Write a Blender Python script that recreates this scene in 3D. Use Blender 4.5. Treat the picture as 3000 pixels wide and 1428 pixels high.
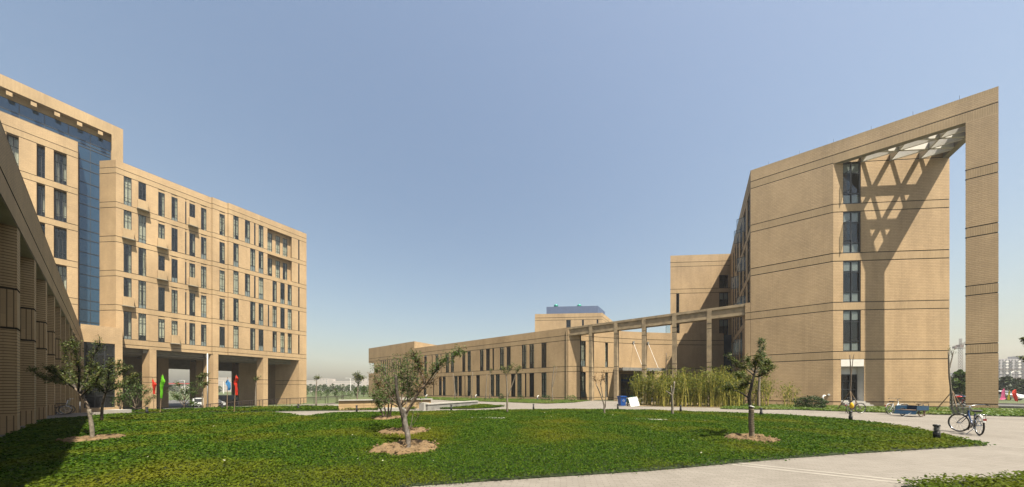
import bpy, math, random
import numpy as np
from mathutils import Vector, Matrix
for o in list(bpy.data.objects): bpy.data.objects.remove(o)
SC = bpy.context.scene
COL = SC.collection
R_ = math.radians
# ------------------------------------------------------------------ camera
# the photograph is 3000 px wide; vanishing points give the focal length, the horizon and the yaw
FP, CXP, HY, EYE = 804.9, 1500.0, 1144.0, 1.55
TH = math.atan(543 / FP)
cam = bpy.data.cameras.new('camera'); CAM = bpy.data.objects.new('camera', cam); COL.objects.link(CAM)
cam.sensor_fit = 'HORIZONTAL'; cam.sensor_width = 36.0; cam.lens = FP / 3000 * 36.0
cam.shift_x = 0.0; cam.shift_y = (HY - 714) / 3000
cam.clip_start = 0.1; cam.clip_end = 6000
CAM.location = (0, 0, EYE); CAM.rotation_euler = (R_(90), 0, TH)
SC.camera = CAM
# ------------------------------------------------------------------ sky, sun, exposure
SUN_EL = R_(64.5); SUN_AZ = math.atan2(0.96, -0.28)      # azimuth measured from +Y towards +X
W = bpy.data.worlds.new('World'); SC.world = W; W.use_nodes = True
nt = W.node_tree; nt.nodes.clear()
sky = nt.nodes.new('ShaderNodeTexSky'); sky.sky_type = 'NISHITA'; sky.sun_disc = False
sky.sun_elevation = SUN_EL; sky.sun_rotation = SUN_AZ; sky.altitude = 0
sky.air_density = 1.65; sky.dust_density = 3.4; sky.ozone_density = 1.4
bg = nt.nodes.new('ShaderNodeBackground'); bg.inputs['Strength'].default_value = 0.05
wo = nt.nodes.new('ShaderNodeOutputWorld')
nt.links.new(sky.outputs[0], bg.inputs[0]); nt.links.new(bg.outputs[0], wo.inputs[0])
sl = bpy.data.lights.new('sun', 'SUN'); sl.energy = 5.0; sl.angle = R_(0.55); sl.color = (1.0, 0.91, 0.74)
SUN = bpy.data.objects.new('sun', sl); COL.objects.link(SUN)
SV = Vector((math.sin(SUN_AZ) * math.cos(SUN_EL), math.cos(SUN_AZ) * math.cos(SUN_EL), math.sin(SUN_EL)))
SUN.rotation_euler = SV.to_track_quat('Z', 'Y').to_euler(); SUN.location = (0, -20, 80)
SC.view_settings.view_transform = 'Standard'; SC.view_settings.look = 'None'
SC.view_settings.exposure = 1.6; SC.view_settings.gamma = 1.0
SC.render.engine = 'CYCLES'
SC.cycles.max_bounces = 6; SC.cycles.transparent_max_bounces = 16
SC.cycles.volume_bounces = 0
# ------------------------------------------------------------------ pixel -> direction helpers
FW = (-math.sin(TH), math.cos(TH)); RT = (math.cos(TH), math.sin(TH))
def dirp(u):
    a = (u - CXP) / FP
    return FW[0] + RT[0] * a, FW[1] + RT[1] * a
def gnd(u, v, z=0.0):
    t = (EYE - z) * FP / (v - HY); d = dirp(u); return d[0] * t, d[1] * t
def depth(x, y): return x * FW[0] + y * FW[1]
def at(u, v, Z):
    d = dirp(u); return Vector((d[0] * Z, d[1] * Z, EYE + (HY - v) / FP * Z))
def xonY(u, Y): d = dirp(u); return d[0] / d[1] * Y
def yonX(u, X): d = dirp(u); return d[1] / d[0] * X
def zonY(u, v, Y): return EYE + (HY - v) / FP * Y / dirp(u)[1]
def zonX(u, v, X): return EYE + (HY - v) / FP * X / dirp(u)[0]
OB = (math.cos(R_(30)), math.sin(R_(30)))                  # the campus' 30 degree walls
def sonW(u, P, d=OB):
    k = dirp(u)[0] / dirp(u)[1]
    return (k * P[1] - P[0]) / (d[0] - d[1] * k)
# ------------------------------------------------------------------ materials
def mat(name): 
    m = bpy.data.materials.new(name); m.use_nodes = True
    n = m.node_tree.nodes; b = n.get('Principled BSDF'); return m, m.node_tree, b
KA = 0.66      # overall reflectance level, matched to the exposure
def lk(t, a, b): t.links.new(a, b)
def nd(t, kind, **kw):
    n = t.nodes.new(kind)
    for k, v in kw.items():
        if k in n.inputs: n.inputs[k].default_value = v
        else: setattr(n, k, v)
    return n
def simple(name, col, rough=0.6, metal=0.0, var=0.12, scale=6.0, bump=0.0, spec=0.4):
    m, t, b = mat(name); col = [c * KA for c in col]
    tc = nd(t, 'ShaderNodeTexCoord'); no = nd(t, 'ShaderNodeTexNoise', Scale=scale, Detail=5.0)
    lk(t, tc.outputs['Object'], no.inputs['Vector'])
    rp = nd(t, 'ShaderNodeValToRGB')
    rp.color_ramp.elements[0].position = 0.3; rp.color_ramp.elements[1].position = 0.7
    rp.color_ramp.elements[0].color = (*[c * (1 - var) for c in col], 1)
    rp.color_ramp.elements[1].color = (*[min(1, c * (1 + var)) for c in col], 1)
    lk(t, no.outputs['Fac'], rp.inputs['Fac']); lk(t, rp.outputs['Color'], b.inputs['Base Color'])
    b.inputs['Roughness'].default_value = rough; b.inputs['Metallic'].default_value = metal
    b.inputs['Specular IOR Level'].default_value = spec
    if bump:
        bp = nd(t, 'ShaderNodeBump', Strength=bump, Distance=0.02); lk(t, no.outputs['Fac'], bp.inputs['Height'])
        lk(t, bp.outputs['Normal'], b.inputs['Normal'])
    return m
def tile(name, col, bw, rh, mort, swap=False, mscale=0.012, stain=0.25, bump=0.5):
    """small facing tiles laid in courses; UV in metres"""
    m, t, b = mat(name); col = [c * KA for c in col]; mort = [c * KA for c in mort]
    uv = nd(t, 'ShaderNodeUVMap')
    src = uv.outputs['UV']
    if swap:
        sp = nd(t, 'ShaderNodeSeparateXYZ'); cb = nd(t, 'ShaderNodeCombineXYZ')
        lk(t, src, sp.inputs[0]); lk(t, sp.outputs['X'], cb.inputs['Y']); lk(t, sp.outputs['Y'], cb.inputs['X']); src = cb.outputs[0]
    br = nd(t, 'ShaderNodeTexBrick', Scale=1.0)
    br.inputs['Brick Width'].default_value = bw; br.inputs['Row Height'].default_value = rh
    br.inputs['Mortar Size'].default_value = mscale; br.inputs['Mortar Smooth'].default_value = 0.2
    br.offset = 0.5
    br.inputs['Color1'].default_value = (*[c * 0.94 for c in col], 1); br.inputs['Color2'].default_value = (*[c * 1.06 for c in col], 1)
    br.inputs['Mortar'].default_value = (*[c * .86 for c in col], 1)
    lk(t, src, br.inputs['Vector'])
    b2 = nd(t, 'ShaderNodeTexBrick', Scale=1.0); b2.inputs['Brick Width'].default_value = 4000.0; b2.inputs['Row Height'].default_value = rh; b2.inputs['Mortar Size'].default_value = mscale; b2.inputs['Mortar Smooth'].default_value = 0.3; lk(t, src, b2.inputs['Vector'])
    bm = nd(t, 'ShaderNodeMix', data_type='RGBA'); lk(t, b2.outputs['Fac'], bm.inputs[0]); lk(t, br.outputs['Color'], bm.inputs[6]); bm.inputs[7].default_value = (*mort, 1)
    tc = nd(t, 'ShaderNodeTexCoord'); no = nd(t, 'ShaderNodeTexNoise', Scale=0.35, Detail=6.0, Roughness=0.65)
    mp = nd(t, 'ShaderNodeMapping'); mp.inputs['Scale'].default_value = (1, 1, 0.45)
    lk(t, tc.outputs['Object'], mp.inputs['Vector']); lk(t, mp.outputs[0], no.inputs['Vector'])
    rp = nd(t, 'ShaderNodeValToRGB'); rp.color_ramp.elements[0].position = 0.3; rp.color_ramp.elements[1].position = 0.72
    rp.color_ramp.elements[0].color = (1 - stain, 1 - stain * 1.05, 1 - stain * 1.15, 1); rp.color_ramp.elements[1].color = (1.04, 1.03, 1.0, 1)
    lk(t, no.outputs['Fac'], rp.inputs['Fac'])
    m2 = nd(t, 'ShaderNodeMapping'); m2.inputs['Scale'].default_value = (1.1, 1.1, 0.05); lk(t, tc.outputs['Object'], m2.inputs['Vector'])
    n2 = nd(t, 'ShaderNodeTexNoise', Scale=1.0, Detail=5.0, Roughness=0.7); lk(t, m2.outputs[0], n2.inputs['Vector'])
    r2 = nd(t, 'ShaderNodeValToRGB'); r2.color_ramp.elements[0].position = 0.36; r2.color_ramp.elements[1].position = 0.52
    r2.color_ramp.elements[0].color = (0.80, 0.79, 0.77, 1); r2.color_ramp.elements[1].color = (1, 1, 1, 1); lk(t, n2.outputs['Fac'], r2.inputs['Fac'])
    m3 = nd(t, 'ShaderNodeMix', data_type='RGBA', blend_type='MULTIPLY'); m3.inputs[0].default_value = 0.45; lk(t, bm.outputs[2], m3.inputs[6]); lk(t, r2.outputs['Color'], m3.inputs[7]); bm = m3
    mx = nd(t, 'ShaderNodeMix', data_type='RGBA', blend_type='MULTIPLY'); mx.inputs[0].default_value = 1.0
    lk(t, bm.outputs[2], mx.inputs[6]); lk(t, rp.outputs['Color'], mx.inputs[7]); lk(t, mx.outputs[2], b.inputs['Base Color'])
    bp = nd(t, 'ShaderNodeBump', Strength=bump, Distance=0.015, invert=True); lk(t, b2.outputs['Fac'], bp.inputs['Height']); lk(t, bp.outputs['Normal'], b.inputs['Normal'])
    b.inputs['Roughness'].default_value = 0.72; b.inputs['Specular IOR Level'].default_value = 0.3
    return m
TAN = (0.575, 0.41, 0.24)
M = {}
M['tile'] = tile('facing_tile', TAN, 0.30, 0.15, (0.36, 0.25, 0.135), mscale=0.018, stain=.3)
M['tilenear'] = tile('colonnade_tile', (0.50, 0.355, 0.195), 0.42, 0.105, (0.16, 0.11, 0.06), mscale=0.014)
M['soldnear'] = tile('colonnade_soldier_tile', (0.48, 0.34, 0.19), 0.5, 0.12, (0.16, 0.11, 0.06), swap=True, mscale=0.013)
M['sold'] = tile('soldier_tile', (0.545, 0.395, 0.232), 0.4, 0.078, (0.36, 0.25, 0.13), swap=True, mscale=0.011)
M['groove'] = simple('joint_groove', (0.035, 0.027, 0.02), 0.9)
M['cast'] = simple('aged_render', (0.36, 0.275, 0.17), 0.85, var=0.3, scale=1.6, bump=0.3)
M['soffit'] = simple('grey_soffit', (0.30, 0.27, 0.21), 0.85, var=0.12, scale=2)
M['plaster'] = simple('white_plaster', (0.74, 0.72, 0.68), 0.8, var=0.07, scale=2)
M['frame'] = simple('dark_window_frame', (0.016, 0.020, 0.026), 0.4, spec=0.5)
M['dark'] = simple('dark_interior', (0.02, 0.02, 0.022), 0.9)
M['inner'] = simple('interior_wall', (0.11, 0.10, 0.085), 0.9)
M['roof'] = simple('roof_felt', (0.20, 0.18, 0.15), 0.9)
M['curtain'] = simple('cream_curtain', (0.66, 0.61, 0.49), 0.85, var=0.2, scale=14)
M['blind'] = simple('grey_blind', (0.30, 0.31, 0.31), 0.7, var=0.05)
M['bluemetal'] = simple('blue_sheet', (0.075, 0.115, 0.22), 0.5, var=0.06, scale=1)
M['ventgreen'] = simple('green_vent', (0.02, 0.30, 0.22), 0.35, metal=0.3)
M['steel'] = simple('steel', (0.55, 0.56, 0.57), 0.25, metal=0.9)
M['white'] = simple('white_paint', (0.78, 0.78, 0.76), 0.5, var=0.04)
M['stone'] = simple('pale_stone', (0.40, 0.385, 0.355), 0.8, var=0.12, scale=2.5, bump=0.15)
M['concrete'] = simple('grey_concrete', (0.24, 0.235, 0.22), 0.85, var=0.25, scale=2.2, bump=0.2)
M['black'] = simple('black_rubber', (0.015, 0.015, 0.016), 0.65, spec=0.3)
M['blackmetal'] = simple('black_metal', (0.018, 0.020, 0.024), 0.45, spec=0.5)
M['rail'] = simple('brown_rail', (0.035, 0.025, 0.02), 0.5)
M['asphalt'] = simple('asphalt', (0.085, 0.085, 0.087), 0.9, var=0.2, scale=3)
M['soil'] = simple('dry_soil', (0.15, 0.098, 0.048), 0.95, var=0.35, scale=9, bump=0.8)
M['litter'] = simple('leaf_litter', (0.17, 0.125, 0.06), 0.95, var=0.4, scale=5, bump=0.6)
M['bark'] = simple('bark', (0.14, 0.105, 0.075), 0.9, var=0.45, scale=22, bump=0.8)
M['darkbark'] = simple('dark_bark', (0.055, 0.045, 0.035), 0.9, var=0.4, scale=22, bump=0.8)
M['palebark'] = simple('pale_bark', (0.20, 0.17, 0.13), 0.9, var=0.4, scale=18, bump=0.6)
M['wrap'] = simple('straw_rope_wrap', (0.20, 0.16, 0.11), 0.95, var=0.35, scale=30, bump=0.8)
M['plasticwrap'] = simple('grey_plastic_wrap', (0.17, 0.15, 0.13), 0.5, var=0.5, scale=14, bump=0.7)
M['stake'] = simple('wood_stake', (0.24, 0.165, 0.10), 0.9, var=0.2)
M['culm'] = simple('bamboo_culm', (0.46, 0.40, 0.07), 0.5, var=0.35, scale=3)
M['bluepaint'] = simple('worn_blue_paint', (0.006, 0.045, 0.10), 0.5, var=0.25, scale=5)
M['bluebin'] = simple('blue_plastic', (0.006, 0.075, 0.33), 0.35, var=0.05)
M['greenp'] = simple('green_plastic', (0.01, 0.16, 0.10), 0.5)
M['rust'] = simple('rusty_steel', (0.11, 0.065, 0.04), 0.75, var=0.4, scale=20, metal=0.2)
M['seat'] = simple('black_vinyl', (0.02, 0.02, 0.02), 0.4)
M['red'] = simple('red_lens', (0.5, 0.02, 0.015), 0.3)
M['silver'] = simple('silver_paint', (0.55, 0.58, 0.60), 0.3, metal=0.3)
M['navy'] = simple('navy_paint', (0.01, 0.035, 0.11), 0.3, metal=0.2)
M['carwhite'] = simple('white_car_paint', (0.72, 0.74, 0.75), 0.25, var=0.02)
M['carblack'] = simple('black_car_paint', (0.012, 0.013, 0.015), 0.2, var=0.05)
def cloth(name, col):
    m, t, b = mat(name); b.inputs['Base Color'].default_value = (*col, 1); b.inputs['Roughness'].default_value = 0.8
    tr = nd(t, 'ShaderNodeBsdfTranslucent'); tr.inputs['Color'].default_value = (*col, 1)
    mx = nd(t, 'ShaderNodeMixShader'); mx.inputs[0].default_value = 0.4
    out = t.nodes.get('Material Output'); lk(t, b.outputs[0], mx.inputs[1]); lk(t, tr.outputs[0], mx.inputs[2]); lk(t, mx.outputs[0], out.inputs['Surface'])
    return m
M['flag_red'] = cloth('red_cloth', (0.52, 0.025, 0.008)); M['flag_green'] = cloth('green_cloth', (0.15, 0.52, 0.008))
M['flag_blue'] = cloth('blue_cloth', (0.045, 0.20, 0.44)); M['flag_pink'] = cloth('pink_cloth', (0.56, 0.11, 0.25))
M['flag_yellow'] = cloth('yellow_cloth', (0.50, 0.43, 0.015)); M['bag'] = cloth('yellow_plastic_bag', (0.6, 0.42, 0.01))
def glass(name, tint, trans, rough=0.02):
    m, t, b = mat(name); t.nodes.remove(b)
    out = t.nodes.get('Material Output')
    tr = nd(t, 'ShaderNodeBsdfTransparent'); tr.inputs['Color'].default_value = (*tint, 1)
    gl = nd(t, 'ShaderNodeBsdfGlossy'); gl.inputs['Roughness'].default_value = rough; gl.inputs['Color'].default_value = (0.9, 0.95, 1, 1)
    df = nd(t, 'ShaderNodeBsdfDiffuse'); df.inputs['Color'].default_value = (0.012, 0.014, 0.016, 1)
    lw_ = nd(t, 'ShaderNodeLayerWeight', Blend=0.5); pw_ = nd(t, 'ShaderNodeMath', operation='POWER'); pw_.inputs[1].default_value = 4.5; lk(t, lw_.outputs['Facing'], pw_.inputs[0])
    fr = nd(t, 'ShaderNodeMath', operation='MULTIPLY_ADD'); fr.inputs[1].default_value = 0.6; fr.inputs[2].default_value = 0.028; lk(t, pw_.outputs[0], fr.inputs[0])
    m1 = nd(t, 'ShaderNodeMixShader'); m1.inputs[0].default_value = trans
    lk(t, df.outputs[0], m1.inputs[1]); lk(t, tr.outputs[0], m1.inputs[2])
    m2 = nd(t, 'ShaderNodeMixShader'); lk(t, fr.outputs[0], m2.inputs[0]); lk(t, m1.outputs[0], m2.inputs[1]); lk(t, gl.outputs[0], m2.inputs[2])
    lk(t, m2.outputs[0], out.inputs['Surface']); return m
M['glass'] = glass('window_glass', (0.90, 0.93, 0.92), 0.97)
M['glassdark'] = glass('tinted_glass', (0.30, 0.34, 0.36), 0.8)
def blueglass():
    m, t, b = mat('blue_curtain_glass'); b.inputs['Base Color'].default_value = (0.03, 0.07, 0.12, 1); b.inputs['Metallic'].default_value = 0.55
    b.inputs['Roughness'].default_value = 0.03; b.inputs['Specular IOR Level'].default_value = 0.8; return m
M['blueglass'] = blueglass()
def leafmat(name, cols, trans=0.35, patch=None, pscale=0.25, white=0.0, rough=0.55, spec=.3):
    m, t, b = mat(name); out = t.nodes.get('Material Output'); cols = [tuple(x * KA for x in c) for c in cols]; patch = tuple(x * KA for x in patch) if patch else None
    gi = nd(t, 'ShaderNodeNewGeometry'); rp = nd(t, 'ShaderNodeValToRGB'); els = rp.color_ramp.elements
    while len(els) < len(cols): els.new(0.5)
    for i, c in enumerate(cols): els[i].position = i / (len(cols) - 1); els[i].color = (*c, 1)
    lk(t, gi.outputs['Random Per Island'], rp.inputs['Fac']); colr = rp.outputs['Color']
    if patch:
        tc = nd(t, 'ShaderNodeTexCoord'); no = nd(t, 'ShaderNodeTexNoise', Scale=pscale, Detail=4.0)
        lk(t, tc.outputs['Object'], no.inputs['Vector'])
        r2 = nd(t, 'ShaderNodeValToRGB'); r2.color_ramp.elements[0].position = 0.48; r2.color_ramp.elements[1].position = 0.68
        lk(t, no.outputs['Fac'], r2.inputs['Fac'])
        mx = nd(t, 'ShaderNodeMix', data_type='RGBA'); lk(t, r2.outputs['Color'], mx.inputs[0]); lk(t, colr, mx.inputs[6]); mx.inputs[7].default_value = (*patch, 1)
        mm = nd(t, 'ShaderNodeMix', data_type='RGBA'); mm.inputs[0].default_value = 0.7; lk(t, colr, mm.inputs[6]); lk(t, mx.outputs[2], mm.inputs[7]); colr = mm.outputs[2]
    if white:
        gt = nd(t, 'ShaderNodeMath', operation='GREATER_THAN'); gt.inputs[1].default_value = 1 - white
        mu = nd(t, 'ShaderNodeMath', operation='FRACT'); m7 = nd(t, 'ShaderNodeMath', operation='MULTIPLY'); m7.inputs[1].default_value = 7.31
        lk(t, gi.outputs['Random Per Island'], m7.inputs[0]); lk(t, m7.outputs[0], mu.inputs[0]); lk(t, mu.outputs[0], gt.inputs[0])
        mw = nd(t, 'ShaderNodeMix', data_type='RGBA'); lk(t, gt.outputs[0], mw.inputs[0]); lk(t, colr, mw.inputs[6]); mw.inputs[7].default_value = (0.4, 0.4, 0.3, 1); colr = mw.outputs[2]
    lk(t, colr, b.inputs['Base Color']); b.inputs['Roughness'].default_value = rough; b.inputs['Specular IOR Level'].default_value = spec
    tr = nd(t, 'ShaderNodeBsdfTranslucent'); lk(t, colr, tr.inputs['Color'])
    mx = nd(t, 'ShaderNodeMixShader'); mx.inputs[0].default_value = trans
    lk(t, b.outputs[0], mx.inputs[1]); lk(t, tr.outputs[0], mx.inputs[2]); lk(t, mx.outputs[0], out.inputs['Surface']); return m
M['clover'] = leafmat('clover_leaf', [(0.014, 0.042, 0.002), (0.030, 0.078, 0.003), (0.050, 0.108, 0.004), (0.10, 0.15, 0.008)], 0.35, patch=(0.15, 0.145, 0.008), pscale=0.3, white=0.0004, rough=.8, spec=.12)
M['grass'] = leafmat('lawn_grass', [(0.05, 0.10, 0.008), (0.085, 0.165, 0.014), (0.15, 0.22, 0.022)], 0.35, patch=(0.2, 0.2, 0.04), pscale=0.5)
M['leaf'] = leafmat('tree_leaf', [(0.036, 0.066, 0.012), (0.07, 0.11, 0.02), (0.12, 0.15, 0.028), (0.15, 0.13, 0.035)], 0.35)
M['leafbright'] = leafmat('young_leaf', [(0.035, 0.085, 0.012), (0.07, 0.13, 0.02), (0.11, 0.17, 0.03)], 0.35)
M['leafbrown'] = leafmat('withered_leaf', [(0.16, 0.085, 0.03), (0.22, 0.13, 0.05), (0.11, 0.07, 0.03)], 0.3)
M['bamboo'] = leafmat('bamboo_leaf', [(0.07, 0.11, 0.010), (0.14, 0.18, 0.016), (0.22, 0.24, 0.025), (0.30, 0.28, 0.04)], 0.45)
M['shrub'] = leafmat('shrub_leaf', [(0.012, 0.034, 0.006), (0.026, 0.06, 0.009), (0.045, 0.085, 0.012)], 0.25)
M['pine'] = leafmat('dark_needle', [(0.015, 0.035, 0.012), (0.03, 0.055, 0.018), (0.05, 0.075, 0.02)], 0.15)
M['fartree'] = leafmat('far_foliage', [(0.03, 0.06, 0.02), (0.055, 0.09, 0.03), (0.09, 0.12, 0.04)], 0.2)
def paving():
    m, t, b = mat('paving_blocks')
    tc = nd(t, 'ShaderNodeTexCoord'); mp = nd(t, 'ShaderNodeMapping'); mp.inputs['Rotation'].default_value = (0, 0, R_(-24))
    lk(t, tc.outputs['Object'], mp.inputs['Vector'])
    br = nd(t, 'ShaderNodeTexBrick', Scale=1.0); br.inputs['Brick Width'].default_value = 0.20; br.inputs['Row Height'].default_value = 0.05
    br.inputs['Mortar Size'].default_value = 0.006; br.inputs['Color1'].default_value = (0.134, 0.125, 0.113, 1); br.inputs['Color2'].default_value = (0.161, 0.150, 0.138, 1)
    br.inputs['Mortar'].default_value = (0.098, 0.089, 0.079, 1); lk(t, mp.outputs[0], br.inputs['Vector'])
    no = nd(t, 'ShaderNodeTexNoise', Scale=0.5, Detail=7.0, Roughness=0.7); lk(t, tc.outputs['Object'], no.inputs['Vector'])
    rp = nd(t, 'ShaderNodeValToRGB'); rp.color_ramp.elements[0].position = 0.3; rp.color_ramp.elements[1].position = 0.75
    rp.color_ramp.elements[0].color = (0.82, 0.80, 0.77, 1); rp.color_ramp.elements[1].color = (1.12, 1.10, 1.08, 1); lk(t, no.outputs['Fac'], rp.inputs['Fac'])
    mx = nd(t, 'ShaderNodeMix', data_type='RGBA', blend_type='MULTIPLY'); mx.inputs[0].default_value = 1
    lk(t, br.outputs['Color'], mx.inputs[6]); lk(t, rp.outputs['Color'], mx.inputs[7]); lk(t, mx.outputs[2], b.inputs['Base Color'])
    bp = nd(t, 'ShaderNodeBump', Strength=0.5, Distance=0.006, invert=True); lk(t, br.outputs['Fac'], bp.inputs['Height']); lk(t, bp.outputs['Normal'], b.inputs['Normal'])
    b.inputs['Roughness'].default_value = 0.85; b.inputs['Specular IOR Level'].default_value = 0.25; return m
M['paving'] = paving()
M['band'] = simple('pale_paving_band', (0.27, 0.25, 0.22), 0.85, var=0.1, scale=4)
M['turf'] = simple('turf_soil', (0.02, 0.034, 0.007), 0.95, var=0.4, scale=3)
M['earth'] = simple('far_ground', (0.065, 0.085, 0.028), 0.95, var=0.35, scale=0.05)
# ------------------------------------------------------------------ mesh helpers
class MB:
    def __init__(s): s.v = []; s.f = []; s.uv = []; s.m = []
    def quad(s, a, b, c, d, uv=None, m=0):
        i = len(s.v); s.v += [tuple(a), tuple(b), tuple(c), tuple(d)]; s.f.append((i, i + 1, i + 2, i + 3)); s.m.append(m)
        s.uv += uv if uv else [(0, 0), (1, 0), (1, 1), (0, 1)]
    def poly(s, pts, m=0, uv=None):
        i = len(s.v); s.v += [tuple(p) for p in pts]; s.f.append(tuple(range(i, i + len(pts)))); s.m.append(m)
        s.uv += uv if uv else [(p[0], p[1]) for p in pts]
    def prism(s, pts, z0, z1, m=0, mtop=None, mbot=None):
        """pts counter-clockwise seen from above"""
        n = len(pts); L = 0
        for i in range(n):
            a, b = pts[i], pts[(i + 1) % n]; l = math.hypot(b[0] - a[0], b[1] - a[1])
            s.quad((*a, z0), (*b, z0), (*b, z1), (*a, z1), [(L, z0), (L + l, z0), (L + l, z1), (L, z1)], m); L += l
        s.poly([(*p, z1) for p in pts], m if mtop is None else mtop); s.poly([(*p, z0) for p in reversed(pts)], m if mbot is None else mbot)
    def box(s, c, d, ax=(1, 0), m=0):
        """centre, full sizes, horizontal x axis"""
        x = Vector((ax[0], ax[1], 0)).normalized(); y = Vector((-x.y, x.x, 0))
        p = [Vector(c).xy.to_3d() + x * (sx * d[0] / 2) + y * (sy * d[1] / 2) for sx, sy in ((-1, -1), (1, -1), (1, 1), (-1, 1))]
        s.prism([(q.x, q.y) for q in p], c[2] - d[2] / 2, c[2] + d[2] / 2, m)
    def bar(s, a, b, w, h, m=0, up=Vector((0, 0, 1))):
        a, b = Vector(a), Vector(b); t = (b - a).normalized()
        x = t.cross(up); x = x.normalized() if x.length > 1e-4 else Vector((1, 0, 0)); y = x.cross(t)
        q = [[p + x * (i * w / 2) + y * (j * h / 2) for i, j in ((-1, -1), (1, -1), (1, 1), (-1, 1))] for p in (a, b)]
        for k in range(4): s.quad(q[0][k], q[0][(k + 1) % 4], q[1][(k + 1) % 4], q[1][k], None, m)
        s.quad(*reversed(q[0]), None, m); s.quad(*q[1], None, m)
    def tube(s, pts, rad, n=6, m=0, cap=True):
        pts = [Vector(p) for p in pts]; rad = rad if isinstance(rad, (list, tuple)) else [rad] * len(pts)
        rings = []; pv = None
        for i, p in enumerate(pts):
            t = (pts[min(i + 1, len(pts) - 1)] - pts[max(i - 1, 0)])
            t = t.normalized() if t.length > 1e-9 else Vector((0, 0, 1))
            if pv is None: x = t.orthogonal().normalized()
            else: x = (pv - t * pv.dot(t)); x = x.normalized() if x.length > 1e-6 else t.orthogonal().normalized()
            pv = x; y = t.cross(x); i0 = len(s.v)
            s.v += [tuple(p + (x * math.cos(k * 2 * math.pi / n) + y * math.sin(k * 2 * math.pi / n)) * rad[i]) for k in range(n)]; rings.append(i0)
        for a, b in zip(rings[:-1], rings[1:]):
            for k in range(n): s.f.append((a + k, a + (k + 1) % n, b + (k + 1) % n, b + k)); s.m.append(m); s.uv += [(0, 0), (1, 0), (1, 1), (0, 1)]
        if cap:
            s.f.append(tuple(rings[0] + k for k in reversed(range(n)))); s.m.append(m); s.uv += [(0, 0)] * n
            s.f.append(tuple(rings[-1] + k for k in range(n))); s.m.append(m); s.uv += [(0, 0)] * n
    def lathe(s, prof, n=16, c=(0, 0, 0), m=0):
        i0 = len(s.v)
        for r, z in prof: s.v += [(c[0] + r * math.cos(k * 2 * math.pi / n), c[1] + r * math.sin(k * 2 * math.pi / n), c[2] + z) for k in range(n)]
        for j in range(len(prof) - 1):
            for k in range(n):
                s.f.append((i0 + j * n + k, i0 + j * n + (k + 1) % n, i0 + (j + 1) * n + (k + 1) % n, i0 + (j + 1) * n + k)); s.m.append(m); s.uv += [(0, 0), (1, 0), (1, 1), (0, 1)]
        s.f.append(tuple(i0 + (len(prof) - 1) * n + k for k in range(n))); s.m.append(m); s.uv += [(0, 0)] * n
        s.f.append(tuple(i0 + k for k in reversed(range(n)))); s.m.append(m); s.uv += [(0, 0)] * n
    def torus(s, c, R, r, ax, n=28, k=6, m=0, ry=None):
        """ring around horizontal axis ax (unit vector) at c"""
        ax = Vector(ax).normalized(); e1 = Vector((0, 0, 1)); e2 = ax.cross(e1).normalized(); e1 = e2.cross(ax); c = Vector(c); i0 = len(s.v); ry = ry or r
        for i in range(n):
            a = i * 2 * math.pi / n; d = e2 * math.cos(a) + e1 * math.sin(a)
            s.v += [tuple(c + d * (R + r * math.cos(b * 2 * math.pi / k)) + ax * (ry * math.sin(b * 2 * math.pi / k))) for b in range(k)]
        for i in range(n):
            for b in range(k):
                s.f.append((i0 + i * k + b, i0 + i * k + (b + 1) % k, i0 + ((i + 1) % n) * k + (b + 1) % k, i0 + ((i + 1) % n) * k + b)); s.m.append(m); s.uv += [(0, 0), (1, 0), (1, 1), (0, 1)]
    def build(s, name, mats, parent=None, smooth=False):
        me = bpy.data.meshes.new(name); me.from_pydata(s.v, [], s.f)
        for q in (mats if isinstance(mats, (list, tuple)) else [mats]): me.materials.append(M[q] if isinstance(q, str) else q)
        me.polygons.foreach_set('material_index', s.m)
        ul = me.uv_layers.new(name='UVMap'); ul.data.foreach_set('uv', np.array(s.uv, dtype=np.float32).ravel())
        if smooth: me.polygons.foreach_set('use_smooth', [True] * len(s.f))
        me.update(); me.validate()
        o = bpy.data.objects.new(name, me); COL.objects.link(o)
        if parent is not None: put(o, parent)
        return o
ORG = {}
def put(o, parent):
    """parent a mesh whose vertices are in the scene's coordinates (or in the root's own, for copied things)"""
    o.parent = parent
    if parent.type == 'EMPTY' and parent.get('_w'): o.location = -parent.location
def thing(name, label, cat, loc=(0, 0, 0), rotz=0.0, group=None, world=True):
    o = bpy.data.objects.new(name, None); COL.objects.link(o); o.location = loc; o.rotation_euler = (0, 0, rotz); o.empty_display_size = 0.3
    o['label'] = label; o['category'] = cat
    if group: o['group'] = group
    if world: o['_w'] = 1
    return o
def tag(o, label, cat, group=None):
    o['label'] = label; o['category'] = cat
    if group: o['group'] = group
    return o
def struct(o): o['kind'] = 'structure'; return o
def copy_tree(o, parent=None):
    c = o.copy(); COL.objects.link(c); c.parent = parent
    for ch in list(o.children): copy_tree(ch, c)
    return c
def dup(o, loc, rotz, label, group=None):
    c = copy_tree(o); c.location = loc; c.rotation_euler = (0, 0, rotz); c['label'] = label
    if group: c['group'] = group
    return c
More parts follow.
